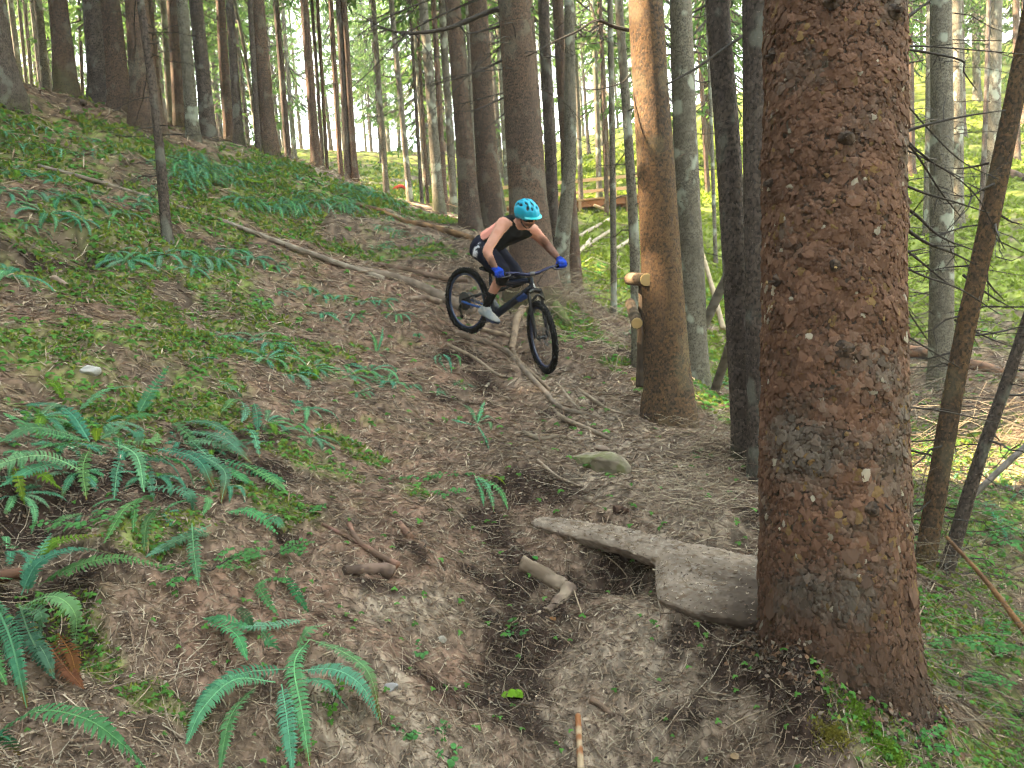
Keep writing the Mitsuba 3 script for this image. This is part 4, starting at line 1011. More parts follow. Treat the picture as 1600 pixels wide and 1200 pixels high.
for (x0, y0, x1, y1) in [(1066, 205, 1120, 208), (1076, 240, 1100, 262), (1080, 62, 1105, 52), (1078, 26, 1106, 22), (1080, 80, 1118, 80), (1082, 125, 1112, 126), (1070, 15, 1060, 5)]:
    branch(tI, [(x0, y0), ((x0 + x1) / 2, (y0 + y1) / 2 + 3), (x1, y1)], 0.010, 0.004, [0, -.05, -.1], sub=1)
for (x0, y0, x1, y1) in [(1545, 255, 1470, 262), (1505, 430, 1590, 486), (1492, 500, 1590, 545), (1555, 330, 1600, 352), (1555, 300, 1510, 285), (1530, 420, 1570, 470), (1540, 360, 1545, 470)]:
    branch(tM, [(x0, y0), ((x0 + x1) / 2, (y0 + y1) / 2 + 4), (x1, y1)], 0.008, 0.002, [0, .1, .2], sub=4)

# dark stump, and something red far behind
q, d = spot(706, 328)
st = thing('stump', 'small dark slanted tree stump on the crest left of the brown spruces', 'stump')
sv, sf = tube(np.array([q - [0, 0, .2], q + [0, 0, .1], q + [0.05, 0, .32]]), [0.26, 0.24, 0.17], 14)
sv = roughen(sv, sf, 0.03, 6, 3); put(st, (sv, sf), 'matt', True, flat((0.06, 0.045, 0.04), len(sv)))
q, d = spot(625, 299)
rd = thing('red_cloth', 'small red heap lying far back on the forest floor left of the rider', 'cloth')
sv, sf = blend(chain([q + [-.25, 0, .05], q + [0.02, 0.1, .22], q + [.28, 0, .05]], [.08, .07, .06]), 0.04, 4)
put(rd, (roughen(sv, sf, 0.02, 9), sf), 'matt', True, flat((0.42, 0.05, 0.03), len(sv)))

# ---------------------------------------------------------------- wooden walkway across the gully
wk = thing('walkway', 'raised wooden plank walkway with railings crossing the gully behind the rider', 'walkway')
A, B = P(735, 333, 21.5), P(1012, 306, 22.5)
ax = norm(B - A); across = norm(np.cross([0, 0, 1.0], ax)); upw = np.array([0, 0, 1.0]); LW = np.linalg.norm(B - A)
if across @ (CAM - A) < 0: across = -across


def beam(c, l, w, h, u, s, n_, chamfer=0.0):
    m = trimesh.creation.box((l, w, h)); v = np.array(m.vertices)
    return c + v[:, :1] * u + v[:, 1:2] * s + v[:, 2:] * n_, np.array(m.faces)


npl = int(LW / 0.16)
wup = norm(np.cross(ax, across)); wup = wup if wup[2] > 0 else -wup
for i in range(npl):
    c = A + ax * (i + 0.5) * 0.16
    m = beam(c, 0.145, 1.1 + rng.uniform(-0.04, 0.04), 0.045, ax, across, wup)
    tone = np.array((0.36, 0.235, 0.13)) * rng.uniform(0.75, 1.15)
    part(wk, 'plank', m, 'matt', False, color=flat(tone, len(m[0])))
for s in (-0.42, 0.42):
    m = beam((A + B) / 2 + across * s - wup * 0.12, LW, 0.10, 0.18, ax, across, wup); part(wk, 'beam', m, 'matt', False, color=flat((0.26, 0.115, 0.055), len(m[0])))
for i in range(int(LW / 1.5) + 1):
    for s in (-0.5, 0.5):
        c = A + ax * min(i * 1.5 + 0.2, LW - 0.1) + across * s
        g = float(ground(c[0], c[1])) - 0.2
        m = beam(np.array([c[0], c[1], (c[2] - 0.03 + g) / 2]), 0.09, 0.09, c[2] - 0.03 - g if c[2] - g > 0.1 else 0.3, ax, across, upw); part(wk, 'leg', m, 'matt', False, color=flat((0.33, 0.22, 0.13), len(m[0])))
        if s > 0: continue
        m = beam(c + upw * 0.45 + across * 0.1 * np.sign(s), 0.08, 0.08, 0.95, ax, across, upw); part(wk, 'rail_post', m, 'matt', False, color=flat((0.40, 0.29, 0.17), len(m[0])))
for s in (-0.66,):
    for h in (0.40, 0.75):
        m = beam((A + B) / 2 + across * s + upw * h, LW, 0.035, 0.10, ax, across, wup); part(wk, 'rail', m, 'matt', False, color=flat((0.42, 0.32, 0.20), len(m[0])))
m = tube([A + ax * 3.6 + across * 0.62 - upw * 0.2, A + ax * 5.3 + across * 0.62 - upw * 0.95], [0.045, 0.045], 8); part(wk, 'brace', m, 'matt', True, color=flat((0.42, 0.32, 0.22), len(m[0])))

# ---------------------------------------------------------------- ferns
def frond(path, width, n, green, rs, up=None, detail=3):
    """One comb-like frond along a path (k, 3): a thin rachis and n pairs of narrow pinnae. (v, f, colour)"""
    p = spline(path, 24)
    L = np.concatenate([[0], np.cumsum(np.linalg.norm(np.diff(p, axis=0), axis=1))])
    t = norm(np.gradient(p, axis=0))
    upv = np.array([0, 0, 1.0]) if up is None else up
    s = norm(np.cross(t, upv + 1e-3)); nn = np.cross(s, t)
    out = []
    q = np.linspace(0.10, 0.985, n)
    prof = np.sin(np.pi * np.clip(q, 0, 1)**0.85)**0.75 * (1 - 0.25 * q) + 0.05
    sp = L[-1] * 0.9 / n
    browned = rs.uniform(0.55, 0.9) if rs.random() < 0.22 else 0
    idx = q * 23
    at = lambda a: np.stack([np.interp(idx, np.arange(24), a[:, c]) for c in range(3)], 1)
    b, tt, ss, ns = at(p), norm(at(t)), norm(at(s)), norm(at(nn))
    for sd in (-1, 1):
        ln = width / 2 * prof * rs.uniform(0.88, 1.08, n)
        d = norm(ss * sd + tt * rs.uniform(0.12, 0.34, n)[:, None] + ns * rs.normal(0.10, 0.07, n)[:, None])
        w = sp * rs.uniform(0.72, 0.9, n) * 0.5
        root = b + tt * 0
        mid = b + d * (ln * 0.55)[:, None] + ns * (0.06 * ln)[:, None]
        tip = b + d * ln[:, None] - ns * (0.16 * ln)[:, None] + tt * (0.10 * ln)[:, None]
        if detail >= 3:
            V = np.stack([root - tt * w[:, None], root + tt * w[:, None], mid + tt * w[:, None], mid - tt * w[:, None], tip], 1).reshape(-1, 3)
            i = np.arange(n) * 5
            F = np.vstack([np.stack([i, i + 1, i + 2], 1), np.stack([i, i + 2, i + 3], 1), np.stack([i + 3, i + 2, i + 4], 1)])
        else:
            V = np.stack([root - tt * w[:, None], root + tt * w[:, None], tip], 1).reshape(-1, 3)
            i = np.arange(n) * 3
            F = np.stack([i, i + 1, i + 2], 1)
        tint = rs.uniform(0.82, 1.15, n)[:, None] * np.asarray(green)
        if browned: tint = tint + smoothstep(browned, 1.0, q)[:, None] * (np.array([0.16, 0.10, 0.03]) - tint)
        tone = np.repeat(tint, 5 if detail >= 3 else 3, 0)
        out.append((V, F, tone))
    wr = 0.0022 * (L[-1] / 0.35)
    V = np.stack([p - s * wr * np.linspace(1, .3, 24)[:, None] + nn * 0.001, p + s * wr * np.linspace(1, .3, 24)[:, None] + nn * 0.001], 1).reshape(-1, 3)
    i = np.arange(23) * 2
    F = np.vstack([np.stack([i, i + 1, i + 3], 1), np.stack([i, i + 3, i + 2], 1)])
    out.append((V, F, np.asarray(green) * 1.5 + np.array([0.03, 0.02, 0.0])))
    return merge(out)


GREEN = np.array([0.098, 0.275, 0.165]); YGREEN = np.array([0.12, 0.24, 0.035]); DEADF = np.array([0.13, 0.075, 0.05])


def fern_px(label, fronds, wpx=34, tone=GREEN, lift=0.05, pull=0.35, group=None, seed=0):
    """A fern whose fronds follow measured pixel paths; each frond springs from its first point and arches over the ground."""
    rs = np.random.default_rng(seed + 7)
    t = thing('fern', label, 'fern', group)
    for fr in fronds:
        c = tone
        if isinstance(fr[-1], str): c = {'y': YGREEN, 'd': tone * 0.6, 'b': DEADF}[fr[-1]]; fr = fr[:-1]
        a = np.array(fr, float)
        d = cast(a[:, 0], a[:, 1], ground)[1]
        s = np.linspace(0, 1, len(a))
        d = np.minimum.accumulate(d[::-1])[::-1] * 0 + np.interp(s, [0, 1], [d[0], np.median(d) if a[-1, 1] < a[0, 1] else min(d[-1], d[0])])
        h = lift * np.sin(np.pi * (0.12 + 0.75 * s)) + 0.02
        q = P(a[:, 0], a[:, 1], d - h)
        g = ground(q[:, 0], q[:, 1]) + 0.012
        q[:, 2] = np.maximum(q[:, 2], g)
        L = np.linalg.norm(np.diff(a, axis=0), axis=1).sum()
        w = wpx * float(np.mean(d)) / FPX * min(1.0, 0.5 + L / 260)
        n = int(np.clip(L / 5.5, 10, 34))
        tilt = norm(np.array([0, 0, 1.0]) + rs.normal(0, 0.25, 3) + norm(CAM - q[0]) * pull)
        m = frond(q, w, n, c * rs.uniform(0.72, 1.25) * np.array([rs.uniform(0.8, 1.5), 1.0, rs.uniform(0.6, 1.15)]), rs, tilt)
        part(t, 'frond', m, 'leaf', False, color=m[2])
    return t


fern_px('large hard fern with arching fronds at the bottom, left of the trail', [[(463, 1013), (484, 984), (510, 975)], [(484, 999), (536, 1019), (577, 1054), (596, 1133)], [(470, 1048), (521, 1046), (565, 1072), (596, 1130)], [(470, 1060), (513, 1072), (551, 1119)], [(484, 999), (460, 1037), (472, 1113), (484, 1197)],
         [(440, 1069), (449, 1127), (457, 1205)], [(430, 1066), (367, 1062), (317, 1107), (291, 1162)], [(400, 1072), (361, 1119), (343, 1205)], [(408, 985), (420, 1000), (437, 1016)], [(455, 1045), (380, 1052), (330, 1080), (305, 1110)]], 38, seed=1, lift=0.07)
fern_px('small fern with two nearly horizontal fronds above the large bottom one', [[(478, 968), (414, 978), (360, 975)], [(400, 985), (350, 968), (318, 966)], [(320, 967), (367, 990), (386, 1030)], [(370, 950), (385, 962), (395, 985), 'd']], 34, seed=2)
fern_px('fern with hanging fronds below the round leaved shrub left of the bank', [[(425, 902), (405, 914), (415, 935), (434, 961)], [(448, 900), (462, 925), (481, 955), 'd'], [(300, 818), (303, 860), (310, 914)], [(330, 820), (270, 848), (228, 870)], [(330, 832), (290, 840), (240, 862), 'd']], 30, seed=3)
fern_px('large fern hanging over a dark hollow at the bottom left edge', [[(33, 930), (60, 880), (120, 858), (193, 868)], [(60, 915), (110, 888), (183, 872), (267, 888)], [(43, 927), (50, 883), (80, 833)], [(27, 950), (83, 932), (117, 960), (117, 1015)], [(33, 950), (63, 957), (62, 995)], [(-12, 935), (17, 1000), (42, 1106)], [(0, 940), (-20, 1000), (10, 1070)], [(20, 905), (-20, 905), (-60, 930)],
         [(43, 987), (67, 1017), (83, 1053), 'd'], [(30, 945), (50, 1000), (85, 1060), 'd'], [(70, 1000), (100, 1040), (130, 1075), 'b'], [(90, 990), (110, 1020), (120, 1060), 'b']], 38, seed=4, lift=0.08)
fern_px('single large arching frond plant in the bottom left corner', [[(-20, 1165), (50, 1113), (130, 1122), (187, 1160), (232, 1205)], [(-30, 1190), (0, 1150), (30, 1180), 'd']], 62, seed=5, lift=0.08)
fern_px('left fern of the lush patch at the left edge with fronds spread sideways', [[(140, 690), (111, 646), (79, 631)], [(120, 645), (163, 611), (216, 602)], [(140, 690), (58, 676), (6, 652)], [(140, 690), (60, 668), (0, 690)], [(140, 700), (90, 694), (55, 702)], [(140, 742), (70, 712), (0, 725), (-30, 742)], [(150, 680), (90, 660), (40, 655)], [(130, 720), (60, 730), (0, 760)], [(23, 730), (29, 751), (38, 786), 'y'], [(35, 730), (70, 745), (96, 765), 'y'],
         [(140, 700), (130, 730), (135, 780)], [(145, 690), (150, 720), (180, 700)], [(90, 630), (60, 632), (30, 636)], [(100, 625), (85, 600), (70, 590), 'y'], [(150, 690), (152, 670), (157, 676), 'y']], 32, seed=6, lift=0.07)
fern_px('middle fern of the lush patch at the left with overlapping fronds hanging right', [[(175, 690), (213, 712), (225, 768)], [(185, 688), (215, 675), (216, 705)], [(190, 690), (240, 690), (246, 676)], [(205, 720), (262, 724), (292, 765)], [(205, 712), (280, 722), (306, 762)], [(240, 700), (306, 716), (334, 762)], [(230, 760), (292, 770), (302, 800)], [(225, 715), (232, 745), (240, 780)], [(200, 700), (185, 740), (178, 780), 'd'], [(150, 690), (185, 670), (200, 655), 'd'], [(216, 649), (233, 617), (263, 572)], [(190, 655), (230, 648), (262, 652)]], 32, seed=7, lift=0.06)
fern_px('right fern of the lush patch at the left, below the mossy bank', [[(270, 660), (286, 672), (318, 703)], [(286, 658), (335, 664), (387, 702)], [(290, 672), (350, 686), (393, 724)], [(290, 690), (330, 690), (370, 705)], [(300, 705), (350, 735), (346, 785)], [(310, 715), (367, 740), (396, 758)], [(300, 690), (330, 720), (352, 740)], [(306, 771), (326, 780), (318, 805)], [(373, 672), (394, 675), (406, 715)], [(397, 630), (402, 650), (403, 677)], [(341, 594), (365, 608), (381, 624)], [(345, 645), (365, 625), (380, 628)], [(378, 628), (384, 645), (378, 660)], [(380, 725), (423, 748), (449, 772)], [(340, 715), (410, 740), (445, 752)]], 30, seed=8, lift=0.06)
fern_px('pale green fern at the lower edge of the lush left patch', [[(232, 778), (198, 792), (163, 848)], [(245, 776), (215, 782), (208, 830)], [(250, 790), (230, 815), (225, 860), 'd'], [(70, 835), (96, 812), (128, 802)], [(60, 870), (90, 845), (165, 835), 'y'], [(353, 800), (394, 800), (434, 834)], [(400, 800), (430, 812), (445, 828)]], 32, seed=9, lift=0.05)
fern_px('small teal fern hanging at the edge of the trail cut', [[(742, 745), (752, 768), (756, 790)], [(744, 744), (765, 770), (772, 800)], [(746, 744), (780, 765), (794, 796)], [(748, 743), (775, 745), (790, 757), 'y'], [(744, 745), (762, 758), (764, 775)]], 16, seed=10, lift=0.05)
fern_px('small upright fern on the bank left of the trail rut', [[(745, 660), (735, 640), (724, 632)], [(746, 662), (752, 640), (758, 625)], [(748, 664), (765, 660), (768, 675)], [(745, 664), (722, 660), (705, 655)], [(747, 666), (758, 685), (764, 702)], [(748, 660), (762, 650), (770, 655)]], 15, seed=11, lift=0.06)
fern_px('teal fern hanging above the dark hollow left of the front wheel', [[(690, 555), (688, 565), (698, 580)], [(692, 553), (702, 562), (706, 582)], [(694, 552), (715, 556), (720, 572)], [(690, 553), (680, 558), (682, 570)]], 12, seed=12, lift=0.06)
fern_px('small fern with upward fronds alone on the needle slope', [[(588, 550), (585, 530), (575, 515)], [(590, 550), (596, 530), (598, 512)], [(591, 551), (605, 545), (606, 555)], [(588, 552), (575, 545), (568, 548)], [(590, 552), (598, 560), (603, 556)]], 13, seed=13, lift=0.07)


def fern_model(seed, n, detail, pairs):
    """A whole fern at the origin, fronds of about 0.3 m: a list of frond meshes."""
    rs = np.random.default_rng(seed); out = []
    for i in range(n):
        a = 2 * np.pi * (i + rs.uniform(-.35, .35)) / n
        L = rs.uniform(0.20, 0.36); e = rs.uniform(0.35, 1.15)
        s = np.linspace(0, 1, 6)
        h = np.array([math.cos(a), math.sin(a), 0])
        p = h * (L * np.sin(s * (1.1 + 0.3 * e)) / 1.1)[:, None] + np.array([0, 0, 1.0]) * (L * (0.75 * e * s - (0.55 + 0.45 * e) * s**2))[:, None] + np.cross(h, [0, 0, 1.0]) * (rs.normal(0, 0.12) * L * s**2)[:, None]
        c = GREEN * rs.uniform(0.72, 1.25) * np.array([rs.uniform(0.8, 1.5), 1.0, rs.uniform(0.7, 1.15)]) if rs.random() > 0.12 else YGREEN
        out.append(frond(p, rs.uniform(0.045, 0.07), pairs, c, rs, detail=detail))
    return out


def shape_of(m, bsdf='leaf'):
    return mikit.ply((m[0], m[1]), bsdf, smooth=False, color=m[2])


NEAR_FERN = [[shape_of(m) for m in fern_model(40 + i, 10 + i % 3, 3, 24)] for i in range(4)]
FAR_FERN = [shape_of(merge(fern_model(60 + i, 11, 2, 13))) for i in range(6)]


def fern_at(px, py, label, group, size=1.0, near=True):
    q, d = spot(px, py)
    if d > 60: return
    t = thing('fern', label, 'fern', group)
    n = ground_normal(np.array([q[0]]), np.array([q[1]]))[0]
    R = frame_to(norm(n * 0.7 + np.array([0, 0, 0.5])), rng.uniform(0, 6.28))
    s = size * rng.uniform(0.8, 1.2)
    m = xform(R, q - np.array([0, 0, 0.01]), (s, s, s))
    if near:
        for sh in NEAR_FERN[rng.integers(4)]:
            scene[numbered(t + '__frond')] = {**sh, 'to_world': m}
    else:
        scene[t] = {**FAR_FERN[rng.integers(6)], 'to_world': m}


for x, y, z in [(415, 560, 1.0), (455, 585, 1.0), (490, 575, .9), (545, 585, 1.2), (575, 580, 1.1), (605, 597, .9), (345, 525, 1.1), (385, 530, 1.1), (425, 535, .9), (325, 520, .8), (470, 640, .8), (485, 680, .7), (415, 660, .8), (540, 680, .5), (640, 600, .6), (720, 600, .6), (560, 612, .7), (640, 655, .4), (310, 560, .8), (680, 610, .5)]:
    fern_at(x, y, 'fern of the loose row across the middle of the slope', 'ferns across the middle slope', z)
for x, y, z in [(60, 650, .8), (185, 705, .85), (120, 735, .8), (280, 690, .75), (235, 745, .8), (330, 705, .7), (30, 700, .8), (90, 690, .85), (160, 660, .7), (20, 770, .7), (350, 760, .6), (250, 800, .6), (130, 800, .6), (10, 860, .7), (400, 690, .6)]:
    fern_at(x, y, 'fern filling the gaps of the lush patch at the left edge', 'ferns filling the lush left patch', z)
for x, y, z in [(225, 395, 1.3), (200, 405, 1.1), (255, 398, 1.2), (285, 392, 1.1), (310, 400, 1.2), (340, 405, 1.1), (365, 392, 1.1), (395, 405, 1.0), (430, 415, .9), (300, 418, 1.0), (180, 395, .8), (10, 432, 1.2), (505, 460, .9), (535, 462, 1.0), (480, 448, .8), (555, 492, 1.1), (600, 470, .7), (440, 455, .7), (500, 490, 1.0), (620, 492, .8), (575, 470, .8), (410, 470, .7), (650, 520, .5)]:
    fern_at(x, y, 'fern near the foot of the crooked sapling and below the fallen pole', 'ferns around the sapling and the pole', z)
for x, y, z in [(20, 268, 1.4), (55, 275, 1.5), (95, 285, 1.5), (135, 297, 1.5), (175, 308, 1.4), (215, 312, 1.3), (60, 300, 1.6), (100, 310, 1.6), (150, 318, 1.4), (30, 318, 1.5), (75, 335, 1.4), (125, 342, 1.3), (190, 335, 1.3), (232, 325, 1.2), (40, 350, 1.2), (10, 300, 1.4), (200, 320, 1.4), (170, 345, 1.1), (215, 350, 1.0),
                (20, 190, 1.2), (45, 195, 1.2), (75, 200, 1.1), (105, 208, 1.2), (135, 217, 1.1), (165, 225, 1.1), (20, 225, 1.2), (60, 228, 1.2), (95, 235, 1.1), (125, 240, 1.0), (230, 250, 1.0), (225, 275, 1.0), (250, 262, .9), (5, 205, 1.3), (145, 235, .9), (180, 240, .9), (255, 300, .9), (240, 290, .9)]:
    fern_at(x, y, 'fern of the dense bank on the upper left slope', 'ferns on the upper left slope', z * 0.78, near=z > 1.25)
rc_ = np.random.default_rng(77)
cnt = 0
while cnt < 130:
    x = rc_.uniform(270, 620); y0 = np.interp(x, [270, 400, 480, 560, 620], [235, 243, 262, 290, 312]); y1 = np.interp(x, [270, 350, 450, 560, 620], [290, 320, 330, 330, 330])
    y = rc_.uniform(y0, y1)
    if meshkit.fbm(np.array([[x / 60, y / 25, 0]]), 2, 3)[0] < 0.42: continue
    fern_at(x, y, 'fern of the carpet on the falling crest in the middle', 'ferns on the falling crest', rc_.uniform(1.0, 1.5), near=False); cnt += 1
for _ in range(26):
    x, y = rc_.uniform(560, 700), rc_.uniform(330, 400)
    if y > 300 + (x - 480) * 0.45 + 45: continue
    fern_at(x, y, 'small fern on the grassy slope around the rotten log', 'small ferns around the rotten log', rc_.uniform(0.5, 0.8), near=False)
for x, y, z in [(1530, 790, .8), (1560, 820, .8), (1470, 720, .8), (1500, 740, .7), (1550, 735, .8), (1590, 770, .7), (1120, 600, .9), (1130, 620, .8), (1440, 690, .7), (980, 520, .6), (1580, 960, .6), (1125, 590, .8)]:
    fern_at(x, y, 'small fern in the damp gully on the right', 'small ferns in the gully', z, near=False)


# ---------------------------------------------------------------- small leafy plants
def leaf_card(c, d, w, n, color, droop=0.15):
    """Rounded leaf: 7 points round the blade, slightly folded. Vectorised over leaves."""
    k = len(c)
    s = norm(np.cross(d, n))
    a = np.array([0, 0.18, 0.5, 0.82, 1.0, 0.82, 0.5, 0.18]); b = np.array([0, 0.36, 0.5, 0.36, 0, -0.36, -0.5, -0.36])
    V = c[:, None] + d[:, None] * (a * 1.0)[None, :, None] * w[:, None, None] + s[:, None] * b[None, :, None] * w[:, None, None] * 0.8 + n[:, None] * (0.12 * np.abs(b) - droop * a**2)[None, :, None] * w[:, None, None]
    i = np.arange(k)[:, None] * 8
    tri = np.array([[0, 1, 7], [1, 2, 6], [1, 6, 7], [2, 3, 5], [2, 5, 6], [3, 4, 5]])
    F = (i[:, :, None] + tri[None]).reshape(-1, 3)
    return V.reshape(-1, 3), F, np.repeat(color, 8, axis=0)


def leafy_plant(label, px, py, n_stem, reach, leaf, tone, seed, group=None, up=0.7):
    rs = np.random.default_rng(seed)
    q, d = spot(px, py)
    t = thing('leafy_plant', label, 'plant', group)
    st, lc, ld, lw = [], [], [], []
    for i in range(n_stem):
        a = rs.uniform(0, 2 * np.pi); r = reach * rs.uniform(0.5, 1.1)
        h = np.array([math.cos(a), math.sin(a), 0])
        s = np.linspace(0, 1, 7)
        p = q + h * (r * s)[:, None] + np.array([0, 0, 1.0]) * (r * (up * s - 0.45 * s**2))[:, None]
        p[:, 2] = np.maximum(p[:, 2], ground(p[:, 0], p[:, 1]) + 0.008 * s)
        st.append(tube(p, np.linspace(0.0016, 0.0008, 7), 4, cap=False))
        m = int(max(4, r / leaf * 1.7))
        for j in range(m):
            u = 0.25 + 0.75 * (j + 1) / m
            c = np.array([np.interp(u, s, p[:, k]) for k in range(3)])
            sd = np.cross(h, [0, 0, 1.0]) * (1 if j % 2 else -1)
            lc.append(c); ld.append(norm(sd * 0.8 + h * 0.5 + rs.normal(0, 0.2, 3))); lw.append(leaf * rs.uniform(0.7, 1.2))
    k = len(lc)
    nn = norm(np.array([0, -0.25, 1.0]) + rs.normal(0, 0.25, (k, 3)))
    D = np.array(ld); D = norm(D - nn * (D * nn).sum(1, keepdims=True))
    m = leaf_card(np.array(lc), D, np.array(lw), nn, np.asarray(tone) * rs.uniform(0.75, 1.25, (k, 1)))
    part(t, 'stems', merge(st), 'twig_wood', True, kind='stuff')
    part(t, 'leaves', m, 'leaf', False, color=m[2], kind='stuff')


LG = np.array([0.085, 0.230, 0.075])
for i, a in enumerate([('round leaved green shrub in front of the lush left fern patch', 425, 872, 9, 0.17, 0.020, LG), ('low round leaved shrub left of the hanging fern fronds', 330, 893, 8, 0.17, 0.019, LG), ('low round leaved sprig left of the small two frond fern', 290, 905, 5, 0.12, 0.018, LG),
                       ('leafy sprig with pointed outline between the left ferns', 130, 822, 7, 0.16, 0.022, LG * 1.1), ('small leafy plant in the needle litter above the trail cut', 665, 750, 6, 0.13, 0.022, LG), ('second small leafy plant in the needle litter above the trail cut', 700, 775, 5, 0.10, 0.020, LG), ('tiny leafy plant right of the two in the needle litter', 722, 745, 4, 0.08, 0.018, LG),
                       ('tiny leafy plant left of the two in the needle litter', 615, 750, 4, 0.07, 0.016, LG), ('bright yellow green seedling in the dark soil of the trail', 806, 1078, 4, 0.07, 0.030, np.array([0.16, 0.32, 0.03])), ('small grey green seedling above the bright one in the trail', 806, 988, 4, 0.06, 0.022, LG * 0.8), ('small seedling at the bottom left of the trail', 702, 1150, 3, 0.05, 0.024, LG), ('lowest seedling at the bottom left of the trail', 700, 1185, 3, 0.05, 0.024, LG * 1.2),
                       ('lobed seedling left of the trail near the bottom', 638, 1145, 3, 0.05, 0.022, LG), ('small seedling on the dusty left bank', 660, 1020, 3, 0.04, 0.018, LG), ('bluish seedling growing at the foot of the big spruce', 1128, 940, 4, 0.05, 0.018, LG), ('small bright leaf plant between the dry fronds of the bottom fern', 520, 1100, 5, 0.07, 0.018, np.array([0.10, 0.24, 0.04])),
                       ('leafy plant with hanging leaves at the gully edge right of the trail', 1100, 716, 3, 0.08, 0.030, LG * 0.8), ('green leafy plant in the gully by the leaning stems', 1515, 805, 8, 0.25, 0.04, LG), ('leafy plant left of the orange footed leaning trunk', 1430, 800, 7, 0.2, 0.035, LG), ('bilberry plant left of the orange footed trunk low down', 1428, 855, 6, 0.2, 0.035, LG), ('bilberry bush at the right edge behind the leaning stems', 1580, 850, 8, 0.3, 0.04, LG),
                       ('green herb clump at the lower right edge', 1560, 1010, 9, 0.2, 0.022, LG), ('green herb clump below the thin orange branch', 1500, 1060, 9, 0.2, 0.02, LG), ('green herb clump in the lower right corner', 1590, 1120, 8, 0.18, 0.02, LG), ('herb clump right of the big spruce foot', 1480, 1000, 8, 0.2, 0.022, LG), ('small herb at the bottom edge below the big spruce', 1430, 1170, 6, 0.12, 0.018, LG),
                       ('trefoil plant beside the lower end of the hanging fern', 480, 800, 5, 0.10, 0.018, LG), ('trefoil plant above the broken branch', 450, 760, 5, 0.10, 0.018, LG), ('yellow green leafy plant on the crest ferns', 395, 290, 6, 0.25, 0.10, np.array([0.16, 0.26, 0.03])), ('pale sprig at the lower edge of the left fern patch', 445, 905, 4, 0.1, 0.016, LG)]):
    leafy_plant(a[0], a[1], a[2], a[3], a[4], a[5], a[6], 300 + i)


# ---------------------------------------------------------------- ground cover and litter (what nobody could count)
def scatter(n, r0, r1, seed, half=46):
    rs = np.random.default_rng(seed)
    r = np.exp(rs.uniform(math.log(r0), math.log(r1), n)); a = np.radians(rs.uniform(-half, half, n))
    return r * np.sin(a), r * np.cos(a), r, rs


def cards(c, d, n, ln, w, color, bend=0.0):
    s = norm(np.cross(d, n))
    mid = c + d * (ln * 0.5)[:, None]
    V = np.stack([c, mid + s * (w / 2)[:, None], c + d * ln[:, None] - n * (bend * ln)[:, None], mid - s * (w / 2)[:, None]], 1).reshape(-1, 3)
    i = np.arange(len(c)) * 4
    F = np.vstack([np.stack([i, i + 1, i + 2], 1), np.stack([i, i + 2, i + 3], 1)])
    return V, F, np.repeat(color, 4, axis=0)


def frame_on(x, y, rs):
    n = ground_normal(x, y)
    d = rs.normal(size=n.shape)
    return n, norm(d - n * (d * n).sum(1, keepdims=True))


def stuff(key, label, cat, m, bsdf):
    put(key, m[:2], bsdf, False, m[2]); labels[key] = {'label': label, 'category': cat, 'kind': 'stuff'}


LITTER = np.array([(0.175, 0.118, 0.086), (0.225, 0.165, 0.122), (0.29, 0.232, 0.178), (0.115, 0.082, 0.064), (0.35, 0.295, 0.235), (0.075, 0.053, 0.043)])
# fallen needles and small fragments
x, y, r, rs = scatter(150000, 0.9, 15, 401)
keep = rs.random(len(x)) < np.clip(1.0 - 0.75 * gm('moss', x, y), 0.1, 1); x, y, r = x[keep], y[keep], r[keep]
n, d = frame_on(x, y, rs); k = len(x)
d = norm(d + n * rs.normal(0.08, 0.24, k)[:, None])
c = np.stack([x, y, ground(x, y) + rs.uniform(0.0, 0.010, k)], 1)
tone = LITTER[rs.choice(6, k, p=[.19, .20, .22, .13, .16, .10])] * rs.uniform(0.8, 1.45, (k, 1))
dark = gm('dark', x, y)[:, None]; tone = tone * (1 - 0.62 * np.clip(dark * 1.3, 0, 1))  # litter darkened too over humus and the painted hollow shade
sz = np.clip(r / 2.6, 0.75, 4)
m1 = cards(c, d, n, rs.uniform(0.014, 0.070, k) * sz, rs.uniform(0.0018, 0.0062, k) * sz, tone, 0.1)
# bark flakes and dead leaf bits
x, y, r, rs = scatter(30000, 0.9, 13, 402)
n, d = frame_on(x, y, rs); k = len(x)
nn = norm(n + rs.normal(0, 0.35, (k, 3)))
c = np.stack([x, y, ground(x, y) + rs.uniform(0.0, 0.008, k)], 1)
sz = np.clip(r / 2.6, 0.75, 4)
m2 = cards(c, norm(d - nn * (d * nn).sum(1, keepdims=True)), nn, rs.uniform(0.006, 0.02, k) * sz, rs.uniform(0.005, 0.014, k) * sz, LITTER[rs.choice(6, k, p=[.28, .16, .12, .26, .04, .14])] * rs.uniform(0.7, 1.25, (k, 1)))
stuff('needle_litter', 'brown fallen needles and bark bits strewn over the soil', 'litter', merge([m1, m2]), 'matt')
